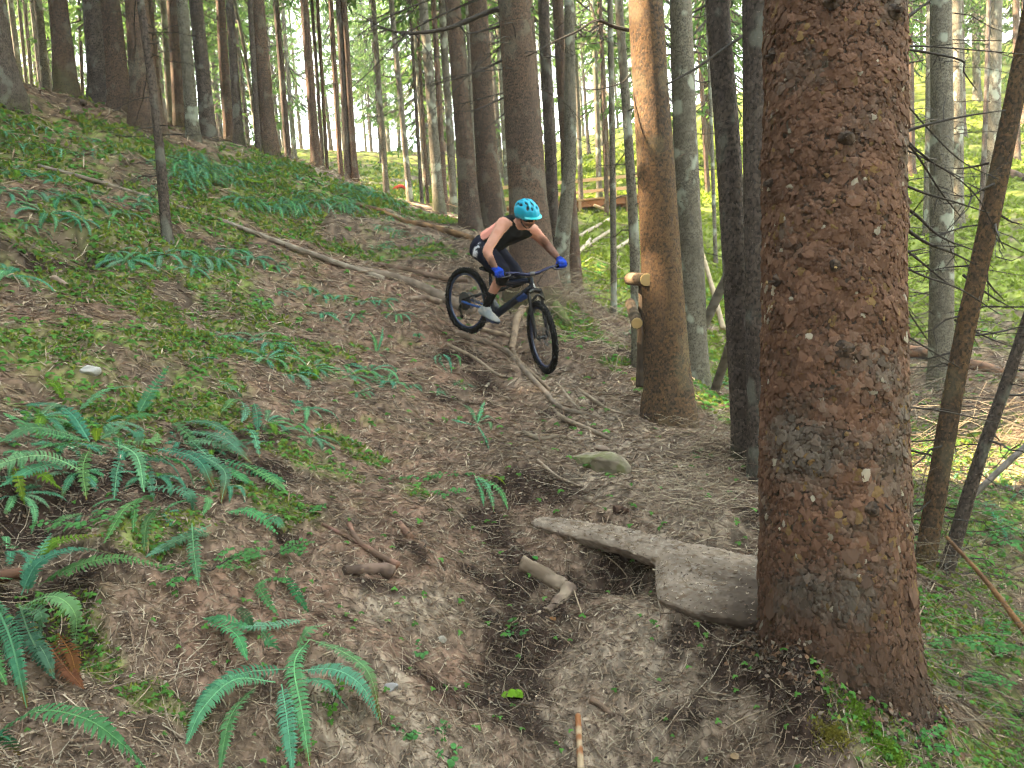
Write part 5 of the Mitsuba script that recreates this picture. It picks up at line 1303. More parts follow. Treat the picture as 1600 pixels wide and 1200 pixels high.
# soil crumbs and pebbles
x, y, r, rs = scatter(15000, 0.9, 9, 403)
keep = rs.random(len(x)) < 0.25 + 0.75 * np.maximum(gm('trail', x, y), gm('dark', x, y)); x, y, r = x[keep], y[keep], r[keep]
k = len(x); c = np.stack([x, y, ground(x, y)], 1)
s = rs.uniform(0.003, 0.010, k)**1.0 * np.clip(r / 2.6, 0.7, 3)
oct_ = np.array([[1, 0, 0], [0, 1, 0], [-1, 0, 0], [0, -1, 0], [0, 0, 0.8], [0, 0, -0.5]])
V = (c[:, None] + oct_[None] * s[:, None, None] * rs.uniform(0.6, 1.3, (k, 6, 1))).reshape(-1, 3)
tri = np.array([[0, 1, 4], [1, 2, 4], [2, 3, 4], [3, 0, 4], [1, 0, 5], [2, 1, 5], [3, 2, 5], [0, 3, 5]])
F = (np.arange(k)[:, None, None] * 6 + tri[None]).reshape(-1, 3)
tone = np.array([(0.12, 0.085, 0.065), (0.20, 0.155, 0.12), (0.06, 0.042, 0.034), (0.26, 0.22, 0.18)])[rs.choice(4, k, p=[.4, .25, .25, .1])]
stuff('soil_crumbs', 'soil crumbs and tiny stones on the worn trail', 'soil', (V, F, np.repeat(tone, 6, axis=0)), 'matt')
# small dead twigs
x, y, r, rs = scatter(9500, 0.95, 13, 404)
n, d = frame_on(x, y, rs)
out = []
for i in range(len(x)):
    l = rs.uniform(0.04, 0.20) * (1 + r[i] * 0.07) * (2.0 if rs.random() < 0.06 else 1)
    s = np.linspace(-0.5, 0.5, 5)
    side = np.cross(d[i], n[i])
    xy = np.array([x[i], y[i]]) + d[i][None, :2] * (s * l)[:, None] + side[None, :2] * ((s**2 - 0.1) * l * rs.normal(0, 0.45))[:, None] + rs.normal(0, 0.02 * l, (5, 2))
    z = ground(xy[:, 0], xy[:, 1])
    z = np.linspace(z[0], z[-1], 5) * 0.5 + z * 0.5 + rs.uniform(0.001, 0.010) + 0.015 * rs.random() * s * 2
    R0 = rs.uniform(0.0008, 0.0024) * max(1, r[i] / 3.2)
    tone = LITTER[rs.choice([1, 2, 2, 4, 0])] * rs.uniform(0.7, 1.2)
    q = tube(np.column_stack([xy, z]), np.linspace(R0, R0 * 0.5, 5), 3, cap=False)
    out.append((q[0], q[1], flat(tone, len(q[0]))))
# tangled twigs heaped at the right side of the trail, and brushwood right of the rider
for (px, py, rad_, cnt_, l0, l1, hh) in [(1110, 780, 0.24, 170, 0.08, 0.34, 0.07), (1150, 720, 0.22, 110, 0.08, 0.32, 0.10), (1070, 740, 0.2, 70, 0.06, 0.22, 0.04), (1110, 690, 0.22, 70, 0.15, 0.5, 0.16), (915, 490, 0.75, 130, 0.3, 1.0, 0.40), (950, 545, 0.5, 70, 0.25, 0.7, 0.22), (885, 465, 0.4, 60, 0.3, 0.8, 0.35), (1450, 520, 1.4, 90, 0.5, 1.5, 0.6), (1500, 650, 1.2, 110, 0.4, 1.4, 0.5), (1590, 690, 1.0, 90, 0.4, 1.2, 0.5), (1430, 770, 0.6, 90, 0.3, 0.9, 0.35), (1500, 950, 0.6, 130, 0.2, 0.8, 0.25), (1480, 820, 0.7, 110, 0.3, 1.0, 0.45), (1560, 720, 1.0, 100, 0.4, 1.2, 0.5), (1470, 1080, 0.35, 90, 0.15, 0.5, 0.08), (1560, 1120, 0.35, 90, 0.15, 0.5, 0.08), (1450, 650, 1.3, 70, 0.4, 1.0, 0.25), (1560, 560, 1.6, 60, 0.5, 1.3, 0.3), (640, 400, 1.0, 90, 0.15, 0.45, 0.06), (340, 480, 0.5, 70, 0.1, 0.35, 0.06), (930, 420, 2.5, 60, 0.5, 1.6, 0.2)]:
    q, dd = spot(px, py)
    for _ in range(cnt_):
        o = q + np.array([rs.normal(0, rad_ * 0.6), rs.normal(0, rad_ * 0.8), 0]); l = rs.uniform(l0, l1)
        a = rs.normal(-0.5, 0.8) if px > 800 else rs.normal(-0.4, 0.5); e = rs.normal(0.12, 0.25) if hh > 0.1 else rs.normal(0, 0.08)
        h = np.array([math.cos(a), math.sin(a) * 0.8, e])
        z0 = float(ground(o[0], o[1])) + rs.uniform(0, hh)
        p = np.array([o[0], o[1], z0]) + h * (np.linspace(-0.5, 0.5, 5) * l)[:, None] + rs.normal(0, 0.05 * l, (5, 3))
        p[:, 2] = np.maximum(p[:, 2], ground(p[:, 0], p[:, 1]) + 0.004)
        R0 = rs.uniform(0.0011, 0.0026) * max(1, dd / 3.5)
        t_ = tube(p, np.linspace(R0, R0 * 0.5, 5), 3, cap=False)
        out.append((t_[0], t_[1], flat(np.array([(0.30, 0.245, 0.18), (0.22, 0.165, 0.12), (0.38, 0.32, 0.25), (0.14, 0.10, 0.08)])[rs.choice(4)] * rs.uniform(0.8, 1.15) * (0.45 if px > 1400 else 1.0), len(t_[0]))))  # heaps on the right slope darkened to offset the sun on them
stuff('twig_litter', 'thin dead twigs lying everywhere on the ground and heaped beside the trail', 'twigs', merge(out), 'matt')

# moss cushions and tiny leaves
x, y, r, rs = scatter(300000, 0.95, 38, 405)
gmv = gm('moss', x, y)
keep = (rs.random(len(x)) < smoothstep(0.25, 0.75, gmv) * smoothstep(0.33, 0.55, meshkit.fbm(np.stack([x * 3, y * 3, 0 * x], 1), 3, 61))); x, y, r = x[keep], y[keep], r[keep]
n, d = frame_on(x, y, rs); k = len(x)
c = np.stack([x, y, ground(x, y) - 0.003], 1)
dd_ = norm(n * rs.uniform(0.25, 1.2, k)[:, None] + d)
sz = np.clip(r / 2.4, 0.8, 12)
lit = np.array([(0.175, 0.235, 0.040), (0.125, 0.215, 0.048), (0.100, 0.195, 0.065), (0.235, 0.260, 0.052)])[rs.choice(4, k, p=[.35, .3, .2, .15])] * rs.uniform(0.7, 1.25, (k, 1))
farw = (smoothstep(9, 13, y) * smoothstep(-0.5, 2, x))[:, None]
lit = lit * (1 - farw) + farw * np.array([0.180, 0.245, 0.035]) * rs.uniform(0.75, 1.2, (k, 1))  # far cushions get the same painted sunlit green
m = cards(c, dd_, norm(np.cross(dd_, rs.normal(size=(k, 3)))), rs.uniform(0.010, 0.024, k) * sz, rs.uniform(0.006, 0.012, k) * sz, lit, 0.2)
stuff('moss', 'yellow green moss cushions on the slope and the far side of the gully', 'moss', m, 'leaf')
x, y, r, rs = scatter(26000, 0.95, 16, 406)
gmv = gm('moss', x, y)
keep = rs.random(len(x)) < 0.06 + 0.9 * smoothstep(0.25, 0.8, gmv); x, y, r = x[keep], y[keep], r[keep]
k = len(x); n = norm(ground_normal(x, y) + np.array([0, -0.15, 0.4]) + rs.normal(0, 0.22, (k, 3)))
base = np.stack([x, y, ground(x, y) + rs.uniform(0.008, 0.035, k)], 1)
sz = rs.uniform(0.009, 0.016, k) * np.clip(r / 2.6, 0.8, 5)
a0 = rs.uniform(0, 6.28, k); e1 = norm(np.cross(n, [0.2, 1, 0.1])); e2 = np.cross(n, e1)
tone = LG * rs.uniform(0.6, 1.3, (k, 1)) * np.array([1.1, 1.0, 0.7])
out = []
for j in range(3):
    aa = a0 + j * 2.094
    dj = e1 * np.cos(aa)[:, None] + e2 * np.sin(aa)[:, None]
    out.append(leaf_card(base, dj, sz, n, tone, 0.3))
stuff('trefoil_cover', 'small three leaved green plants carpeting the mossy ground', 'ground cover', merge(out), 'leaf')

# bright moss cushions and bark debris round the foot of the big spruce
for i, (lab, px, py, rad_) in enumerate([('bright green moss cushion between the great root and the big spruce', 1150, 950, .060), ('small moss cushion low on the left of the big spruce foot', 1232, 992, .040), ('yellowish moss cushion on the soil in front of the big spruce', 1300, 1150, .060), ('green moss cushion at the very foot of the big spruce', 1345, 1118, .060), ('moss cushion in the right bottom corner below the big spruce', 1390, 1175, .07)]):
    q, dd = spot(px, py); rs = np.random.default_rng(900 + i); k = 900
    o = rs.normal(0, 0.45, (k, 2)) * rad_; hgt = 0.022 * np.exp(-(o**2).sum(1) / (0.5 * rad_**2))
    x, y = q[0] + o[:, 0], q[1] + o[:, 1]
    c = np.stack([x, y, ground(x, y) + hgt * rs.uniform(0, 1, k)], 1); n = norm(ground_normal(x, y) + rs.normal(0, 0.5, (k, 3)))
    t = thing('moss_cushion', lab, 'moss')
    m = cards(c, n, norm(np.cross(n, rs.normal(size=(k, 3)))), rs.uniform(0.006, 0.016, k), rs.uniform(0.004, 0.008, k), np.array([0.15, 0.26, 0.035] if i != 2 else [0.22, 0.20, 0.045]) * rs.uniform(0.7, 1.3, (k, 1)), 0.2)
    put(t, m[:2], 'leaf', False, m[2])
rs = np.random.default_rng(950); k = 2600
a = rs.uniform(0, 2 * np.pi, k); r = _rad[20] + np.abs(rs.normal(0, 0.10, k)) - 0.02
x, y = _path[20, 0] + r * np.cos(a), _path[20, 1] + r * np.sin(a)
n = norm(ground_normal(x, y) + rs.normal(0, 0.55, (k, 3))); d = norm(np.cross(n, rs.normal(size=(k, 3))))
c = np.stack([x, y, ground(x, y) + np.maximum(0, 0.05 - 0.4 * np.abs(r - _rad[20])) * rs.random(k)], 1)
m = cards(c, d, n, rs.uniform(0.010, 0.032, k), rs.uniform(0.008, 0.02, k), np.array([(0.10, 0.062, 0.045), (0.06, 0.045, 0.037), (0.16, 0.125, 0.10), (0.19, 0.115, 0.075)])[rs.choice(4, k)] * rs.uniform(0.7, 1.2, (k, 1)))
stuff('bark_debris', 'fallen bark flakes heaped round the foot of the big spruce', 'bark', m, 'matt')

# longer dead twigs that can be picked out
for lab, pts, w in [('long pale forked twig hanging over the hollow below the great root', [(926, 854), (971, 891), (985, 918), (997, 944)], 2.2), ('curved pale rootlet in the middle of the trail bottom', [(893, 914), (915, 978), (924, 996), (900, 1015)], 2.4), ('long thin twig running down the trail from the curved rootlet', [(840, 964), (900, 1015), (940, 1045), (979, 1075)], 1.8),
                    ('pale twig on the dusty bank left of the trail', [(656, 921), (698, 959), (720, 985)], 2.0), ('bent pale twig lying low on the left edge of the trail', [(728, 1090), (746, 1112), (757, 1154)], 2.6), ('curved twig at the bottom edge of the trail, right of the rusty stick', [(999, 1135), (1012, 1172), (1042, 1195), (1099, 1191)], 2.6), ('straight twig crossing the curved one at the trail bottom', [(997, 1157), (1020, 1137), (1046, 1116)], 2.2),
                    ('dark twig on the soil at the left of the big spruce foot', [(1132, 1142), (1162, 1124), (1200, 1109)], 2.4), ('thin twig right of the rusty stick at the bottom edge', [(907, 1142), (930, 1170), (952, 1199)], 1.8), ('pale bent twig above the trail cut left of the great root', [(664, 790), (680, 772), (713, 800), (760, 845)], 2.0), ('pale twig hanging down into the dark trail cut', [(675, 803), (693, 836), (720, 886)], 1.8),
                    ('pale forked twig on the dusty trail above the mossy slab', [(963, 653), (980, 670), (1020, 678)], 2.4), ('dark twig lying between the mossy slab and the great root', [(917, 793), (940, 784), (963, 777)], 2.4), ('pale twig at the foot of the sunlit orange spruce', [(1013, 643), (1027, 632), (1040, 617)], 2.2), ('upright bent dry stalk in front of the bottom left fern', [(223, 1027), (233, 973), (253, 943)], 2.0),
                    ('long dry stalk lying across the moss at the lower left', [(173, 1137), (233, 1077), (267, 1017), (300, 1003), (347, 1000)], 2.4), ('curved dry stalk running to the bottom edge at the left', [(240, 1057), (277, 1090), (277, 1133), (263, 1204)], 2.6), ('dry stalk lying left of the large bottom fern', [(207, 1153), (245, 1168), (283, 1183)], 2.4), ('pale stalk leaning on the right side of the big spruce foot', [(1427, 983), (1443, 950), (1460, 913)], 3.0),
                    ('upright pale stalk in the herbs right of the big spruce', [(1523, 955), (1529, 1000), (1533, 1047)], 3.0), ('long pale stalk in the lower right corner', [(1447, 1067), (1533, 1133), (1604, 1200)], 3.2), ('second long pale stalk in the lower right corner, above the other', [(1460, 1040), (1530, 1090), (1604, 1145)], 2.6), ('pale stick lying right of the mossy slab in the twig heap', [(1058, 726), (1065, 742), (1082, 756)], 4.0), ('dry bent twig left of the thin leaning stems', [(1412, 860), (1450, 866), (1478, 872)], 2.6)]:
    ground_log('dead_twig', lab, 'twig', pts, w / 2 * 1.0, w / 2 * 0.6, up=2.2, sides=5, n=20, rough=0.1, base=(0.34, 0.27, 0.20), other=(0.24, 0.18, 0.13))
for lab, x, y, c_ in [('yellowed fallen leaf right of the big spruce foot', 1470, 1103, (0.40, 0.27, 0.10)), ('orange fallen leaf beside the wood chunk', 860, 968, (0.26, 0.13, 0.06)), ('pale fallen leaf at the bottom of the trail', 1143, 1183, (0.34, 0.24, 0.15)), ('green fallen frond tip below the great root', 833, 872, (0.06, 0.20, 0.05))]:
    q, d_ = spot(x, y); t = thing('fallen_leaf', lab, 'leaf')
    n_ = ground_normal(np.array([q[0]]), np.array([q[1]])); dv = norm(np.array([[0.5, -0.8, 0]]) - n_ * (np.array([[0.5, -0.8, 0]]) * n_).sum(1, keepdims=True))
    m = leaf_card(q[None] + n_ * 0.012, dv, np.array([0.035]), n_, np.array([c_]), 0.1); put(t, m[:2], 'leaf', False, m[2])

# ---------------------------------------------------------------- the mountain bike
RW = 0.365
PF = P(849, 527, 7.28)


def _rear(d): return P(729.5, 470, d)


_lo, _hi = 7.3, 9.0
for _ in range(40):
    _m = (_lo + _hi) / 2
    if np.linalg.norm(_rear(_m) - PF) < 1.21: _lo = _m
    else: _hi = _m
PR = _rear(_lo)
WB = float(np.linalg.norm(PF - PR))
E1 = (PF - PR) / WB
E3 = norm(np.array([0, 0, 1.0]) - E1 * E1[2])
E2 = np.cross(E3, E1)
LEAN = math.radians(-5)                       # leaning to the rider's right
E3, E2 = E3 * math.cos(LEAN) + E2 * math.sin(LEAN), E2 * math.cos(LEAN) - E3 * math.sin(LEAN)
BM = np.stack([E1, E2, E3], 1)


def loc(p):
    """Bike frame (forward, left, up from the rear hub) to the world."""
    return PR + np.asarray(p, float) @ BM.T


def from_px(px, py, y):
    """Bike-frame point seen at a photograph pixel on the plane y metres to the left of the bike."""
    o, d = (CAM - PR) @ BM, (P(px, py, 1.0) - CAM) @ BM
    return o + d * ((y - o[1]) / d[1])


STEER = math.radians(-24)
HEAD = norm(np.array([-0.423, 0, 0.906])); A0 = np.array([WB - 0.045, 0, 0.0])
_K = np.array([[0, -HEAD[2], HEAD[1]], [HEAD[2], 0, -HEAD[0]], [-HEAD[1], HEAD[0], 0]])
SR = np.eye(3) + math.sin(STEER) * _K + (1 - math.cos(STEER)) * _K @ _K


def steer(p):
    return (np.asarray(p, float) - A0) @ SR.T + A0


BLACK, BLUE, DGREY = (0.006, 0.006, 0.007), (0.010, 0.05, 0.25), (0.018, 0.018, 0.021)
BIKE = thing('mountain_bike', 'black and blue full suspension mountain bike rolling down the root covered trail', 'bicycle')


def bp(name, parts, color, bsdf='wet', st=False, parent=BIKE, smooth=40, label=None):
    v, f = merge(parts) if isinstance(parts, list) else parts
    v = loc(steer(v) if st else v)
    return part(parent, name, (v, f), bsdf, smooth if smooth is True else False, color=flat(color, len(v)), label=label)


def bt(pts, r, sides=10):
    p = np.array(pts, float)
    if len(p) > 2: p = spline(p, 5 * len(p))
    r = np.interp(np.linspace(0, 1, len(p)), np.linspace(0, 1, np.size(r)), np.atleast_1d(r))
    return tube(p, r, sides)


def torus(c, R, r, n=72, m=10, sq=1.0):
    a = np.arange(n) * 2 * np.pi / n; b = np.arange(m) * 2 * np.pi / m
    A, B = np.meshgrid(a, b, indexing='ij')
    v = np.stack([(R + r * np.cos(B)) * np.cos(A), r * sq * np.sin(B), (R + r * np.cos(B)) * np.sin(A)], -1).reshape(-1, 3) + c
    i, j = np.meshgrid(np.arange(n), np.arange(m), indexing='ij')
    q = np.stack([i * m + j, i * m + (j + 1) % m, ((i + 1) % n) * m + (j + 1) % m, ((i + 1) % n) * m + j], -1).reshape(-1, 4)
    return v, np.vstack([q[:, [0, 1, 2]], q[:, [0, 2, 3]]])


def disc(c, r, w, n=24, hole=0.0):
    if hole: return torus(c, (r + hole) / 2, (r - hole) / 2, n, 4, w / (r - hole))
    return tube([c + np.array([0, -w / 2, 0]), c + np.array([0, w / 2, 0])], [r, r], n)


def wheel(c, st, rear):
    w = numbered(BIKE + '__wheel')
    tv = torus(c, RW - 0.031, 0.030, 90, 12)
    knobs = []
    for row, n in ((-1, 62), (0, 62), (1, 62)):
        for i in range(n):
            a = (i + 0.5 * (row == 0)) * 2 * np.pi / n
            ro = np.array([math.cos(a), 0, math.sin(a)]); ta = np.array([-math.sin(a), 0, math.cos(a)]); ou = norm(ro + np.array([0, row * 0.85, 0]))
            knobs.append(beam(c + ro * (RW - 0.029) + ou * 0.0300, 0.014, 0.013, 0.009, ta, norm(np.cross(ou, ta)), ou))
    v, f = merge([tv] + knobs)
    v = loc(steer(v) if st else v)
    put(w, (v, f), 'matt', False, flat((0.010, 0.010, 0.0105), len(v)))
    bp('rim', torus(c, RW - 0.068, 0.014, 72, 8, 0.95), (0.018, 0.026, 0.07) if not rear else (0.018, 0.035, 0.09), 'wet', st, w, True)
    sp = []
    for i in range(28):
        a = i * 2 * np.pi / 28; b = a + (0.5 if i % 2 else -0.5); sd = 0.026 if (i // 2) % 2 else -0.026
        sp.append(tube([c + np.array([0.025 * math.cos(b), sd, 0.025 * math.sin(b)]), c + np.array([(RW - 0.075) * math.cos(a), 0, (RW - 0.075) * math.sin(a)])], [0.0011, 0.0011], 4))
    for s_ in sp: bp('spoke', s_, (0.12, 0.12, 0.13), 'wet', st, w)
    bp('hub', [bt([c + [0, -.05, 0], c + [0, .05, 0]], .018), disc(c + np.array([0, .028, 0]), .03, .004), disc(c - np.array([0, .028, 0]), .03, .004)], DGREY, 'wet', st, w)
    bp('brake_disc', disc(c + np.array([0, .045, 0]), .095, .003, 36, .070), (0.25, 0.25, 0.26), 'wet', st, w)
    return w


R0, F0 = np.zeros(3), np.array([WB, 0, 0])
wheel(R0, False, True)
wheel(F0, True, False)
BB = np.array([0.44, 0, -0.02]); HB = A0 + HEAD * 0.46; HT = A0 + HEAD * 0.585; SB = np.array([0.335, 0, 0.30])
bp('frame', [bt([HB + [-.01, 0, .03], [.80, 0, .29], BB + [.05, 0, .02]], [.034, .038, .041], 12), bt([HT + [-.01, 0, -.03], [.66, 0, .40], SB + [.01, 0, .0]], [.029, .028, .023], 12), bt([BB, SB + [0, 0, .07]], [.024, .019]), bt([HB - HEAD * .01, HT], [.026, .026]), bt([BB + [0, -.045, 0], BB + [0, .045, 0]], .024)], (0.006, 0.012, 0.032), smooth=True)
bp('down_tube_guard', [bt([[.90, 0.0, .36], [.80, 0, .275]], [.0395, .0405])], BLUE, smooth=True)
for s in (-1, 1):
    bp('chainstay', [bt([[0, .07 * s, 0], [.2, .065 * s, .015], [.40, .035 * s, .04]], [.013, .012, .014])], (0.02, 0.07, 0.26), smooth=True)
    bp('seatstay', [bt([[0, .068 * s, .02], [.17, .055 * s, .12], [.37, .035 * s, .21]], [.010, .010, .011])], BLACK, smooth=True)
bp('rocker_link', [bt([[.36, .04, .21], [.45, .04, .26]], .014), bt([[.36, -.04, .21], [.45, -.04, .26]], .014)], DGREY, smooth=True)
bp('rear_shock', [bt([[.45, 0, .26], [.56, 0, .31]], .022), bt([[.56, 0, .31], [.66, 0, .37]], .015)], (0.02, 0.02, 0.022), smooth=True)
bp('seatpost', [bt([SB + [0, 0, .05], SB + [-.02, 0, .12]], .015)], BLACK, smooth=True)
bp('saddle', blend([Manifold.batch_hull([sphere_at(p, r) for p, r in (([.22, .055, .435], .020), ([.22, -.055, .435], .020), ([.33, 0, .43], .022))]), Manifold.batch_hull([sphere_at(p, r) for p, r in (([.33, 0, .43], .022), ([.47, 0, .42], .016))])], .02, 4), BLACK, 'matt', smooth=True)
bp('chainring', [disc(BB + np.array([0, -.055, 0]), .072, .005, 32, .052), disc(BB + np.array([0, -.055, 0]), .03, .008)], (0.06, 0.06, 0.065))
CA = math.radians(4)
for s, a in ((-1, CA), (1, CA + math.pi)):
    e = BB + np.array([.17 * math.cos(a), .085 * s, .17 * math.sin(a)])
    bp('crank', [bt([BB + [0, .06 * s, 0], e], [.014, .011])], BLACK, smooth=True)
    bp('pedal', [beam(e + np.array([0, .06 * s, 0]), .105, .095, .016, np.array([1.0, 0, 0]), np.array([0, 1.0, 0]), np.array([0, 0, 1.0]))], (0.03, 0.04, 0.08))
bp('cassette', [disc(np.array([0, -.030 - .0045 * i, 0]), .102 - .0085 * i, .003, 36) for i in range(9)], (0.05, 0.05, 0.055))
bp('derailleur', [bt([[0, -.075, -.03], [-.01, -.085, -.08]], .014), bt([[-.01, -.08, -.08], [.03, -.075, -.16]], .010), disc(np.array([-.01, -.08, -.085]), .025, .006), disc(np.array([.03, -.075, -.16]), .025, .006)], BLACK)
bp('chain', [tube([[0, -.055, .085], BB + [0, -.055, .07]], [.004, .004], 5), tube([[.03, -.075, -.185], BB + [0, -.055, -.07]], [.004, .004], 5)], (0.05, 0.045, 0.04))
# fork, stem and handlebar turn with the steering
for s in (-1, 1):
    cr = A0 + HEAD * 0.44 + np.array([.045, .065 * s, 0.015])
    bp('fork_stanchion', [bt([cr, cr - HEAD * 0.18], .0175)], (0.03, 0.03, 0.035), 'wet', True, smooth=True)
    bp('fork_lower', [bt([cr - HEAD * 0.15, F0 + [0, .065 * s, 0.0]], [.024, .019])], (0.012, 0.014, 0.022), 'wet', True, smooth=True)
bp('fork_crown', [bt([A0 + HEAD * .44 + [.045, -.07, .015], A0 + HEAD * .455 + [.015, 0, .01], A0 + HEAD * .44 + [.045, .07, .015]], [.022, .026, .022])], BLACK, 'wet', True, smooth=True)
bp('fork_arch', [bt([F0 + [-.10, -.066, .36], F0 + [-.10, 0, .415], F0 + [-.10, .066, .36]], .012)], BLACK, 'wet', True, smooth=True)
ST = HT + HEAD * 0.035; BC = ST + np.array([.05, 0, .02])
bp('stem', [bt([HT, ST + HEAD * .02], .02), bt([ST, BC], .017), bt([BC + [0, -.025, 0], BC + [0, .025, 0]], .022)], (0.10, 0.10, 0.11), 'wet', True, smooth=True)
bp('handlebar', [bt([BC + [-.045, -.39, .035], BC + [-.02, -.2, .03], BC + [0, -.06, 0], BC, BC + [0, .06, 0], BC + [-.02, .2, .03], BC + [-.045, .39, .035]], [.011, .012, .0155, .0155, .0155, .012, .011])], (0.008, 0.014, 0.075), 'wet', True, smooth=True)
for s in (-1, 1):
    bp('grip', [bt([BC + [-.045, .395 * s, .035], BC + [-.030, .27 * s, .032]], .0165)], BLACK, 'matt', True, smooth=True)
    bp('brake_lever', [bt([BC + [-.022, .235 * s, .03], BC + [.02, .24 * s, .02], BC + [.025, .33 * s, .012]], [.012, .008, .006])], (0.04, 0.04, 0.05), 'wet', True, smooth=True)
    bp('brake_hose', [bt([BC + [.01, .22 * s, .03], BC + [.09, .12 * s, .05], BC + [.06, .03 * s, -.08]], .0028, 5)], BLACK, 'wet', True, smooth=True)
bp('front_hose', [bt([BC + [.06, .03, -.08], A0 + HEAD * .42 + [.08, .08, 0], F0 + [.02, .085, .12]], .003, 5)], BLACK, 'wet', True, smooth=True)
bp('brake_caliper', [bt([F0 + [-.03, .075, .07], F0 + [-.07, .075, .10]], .02)], DGREY, 'wet', True, smooth=True)
bp('head_badge', [bt([HT + [.024, 0, -.03], HB + [.028, 0, .03]], .008, 6)], (0.45, 0.47, 0.5), smooth=True)

# ---------------------------------------------------------------- the rider
MAN = thing('person', 'person in a turquoise helmet and blue gloves, crouching low on the mountain bike', 'person')
GR = [steer(BC + np.array([-.038, .335 * s, .0335])) for s in (-1, 1)]
GA = [norm(steer(BC + np.array([-.045, .395 * s, .035])) - steer(BC + np.array([-.030, .27 * s, .032]))) for s in (-1, 1)]
FW = norm(SR @ np.array([0.9, 0, -0.25])); UPH = norm(np.array([0.15, 0, 1.0]))
PEL = from_px(756, 384, 0.0); CH = from_px(800, 357, 0.0); NK = from_px(811, 349, 0.0); HD = from_px(824, 337, 0.0)
SH = [from_px(786, 349, -0.175), from_px(832, 359, 0.175)]
EL = [from_px(760, 393, -0.38), from_px(856, 384, 0.36)]
WR = [GR[0] + np.array([-.055, -.004, .045]), GR[1] + np.array([-.055, .004, .045])]
HP = [from_px(752, 389, -0.09), PEL + np.array([0.0, 0.10, -0.02])]
KN = [from_px(788, 427, -0.17), np.array([0.60, 0.17, 0.40])]
AN = [from_px(769, 470, -0.15), np.array([0.24, 0.15, 0.085])]
TOE = [BB + np.array([.22, -.145, .03]), BB + np.array([-.10, .145, .03])]
HEEL = [TOE[0] + np.array([-.235, -.005, .03]), TOE[1] + np.array([-.21, 0, .06])]
AN[0] = HEEL[0] + np.array([.055, 0.005, .075]); AN[1] = HEEL[1] + np.array([.055, 0, .075])
FACE = (RIGHT * 0.62 + DOWN * 0.52 - FWD * 0.60) @ BM; FACE = norm(FACE)
HUP = (-DOWN * 0.80 - FWD * 0.55 + RIGHT * 0.05) @ BM; HUP = norm(HUP - FACE * (HUP @ FACE)); HSD = np.cross(HUP, FACE)      # HSD: towards the person's left
hp = lambda f, s, u: HD + FACE * f + HSD * s + HUP * u

torso = chain([PEL, PEL * .6 + CH * .4, CH], [.125, .122, .130]) + [Manifold.batch_hull([sphere_at(p, r) for p, r in ((SH[0], .062), (SH[1], .062), (CH, .115), (CH * .8 + PEL * .2, .12))]), Manifold.batch_hull([sphere_at(p, .115) for p in (HP[0], HP[1], PEL)])]
headp = chain([NK * .85 + CH * .15, NK, hp(-.02, 0, -.06)], [.075, .060, .056]) + [Manifold.batch_hull([sphere_at(hp(*p), r) for p, r in (((-.025, 0, .02), .088), ((.02, 0, .015), .078), ((.05, 0, -.075), .032), ((.045, .03, -.06), .03), ((.045, -.03, -.06), .03))]),
         Manifold.batch_hull([sphere_at(hp(.085, 0, .01), .009), sphere_at(hp(.108, 0, -.022), .011), sphere_at(hp(.088, 0, -.03), .014)]), sphere_at(hp(.088, 0, -.058), .014), sphere_at(hp(-.005, .085, -.01), .020), sphere_at(hp(-.005, -.085, -.01), .020)]
limbs = []
for i in (0, 1):
    limbs += chain([SH[i], SH[i] * .55 + EL[i] * .45, EL[i], EL[i] * .6 + WR[i] * .4, WR[i]], [.068, .056, .046, .044, .030])
    limbs += chain([HP[i], HP[i] * .5 + KN[i] * .5, KN[i], KN[i] * .62 + AN[i] * .38 + np.array([-.02, 0, 0]), AN[i]], [.100, .082, .058, .054, .036])
    limbs += chain([AN[i], HEEL[i]], [.036, .034]) + chain([HEEL[i], TOE[i]], [.034, .028])
    limbs += chain([WR[i], WR[i] * .4 + GR[i] * .6 + np.array([0, 0, .018])], [.027, .026])
bv, bf = blend(torso + headp + limbs, 0.017, 10)
SKIN = np.array([0.60, 0.33, 0.265])
bc = blotch(bv, SKIN, SKIN * np.array([0.92, 0.82, 0.80]), 14, 5)
dh = bv - HD
beard = smoothstep(.015, .045, dh @ FACE) * smoothstep(-.035, -.055, dh @ HUP) * 0.75
bc = bc * (1 - beard[:, None]) + np.array([0.05, 0.032, 0.024]) * beard[:, None]
put_body = part(MAN, 'body', (loc(bv), bf), 'matt', True, color=bc)
for s in (-1, 1):
    bp('eye', [disc(np.zeros(3), .011, .004, 12)], (0.7, 0.7, 0.7), 'wet', parent=MAN) if False else None
ev = [trimesh.creation.icosphere(2, 0.0125) for _ in range(2)]
for s, m in zip((-1, 1), ev):
    v = np.array(m.vertices) + hp(.072, .032 * s, .004)
    w = (v - hp(.072, .032 * s, .004)) @ FACE > 0.0105
    part(MAN, 'eye', (loc(v), np.array(m.faces)), 'wet', True, color=np.where(w[:, None], (0.03, 0.02, 0.015), (0.6, 0.58, 0.55)))

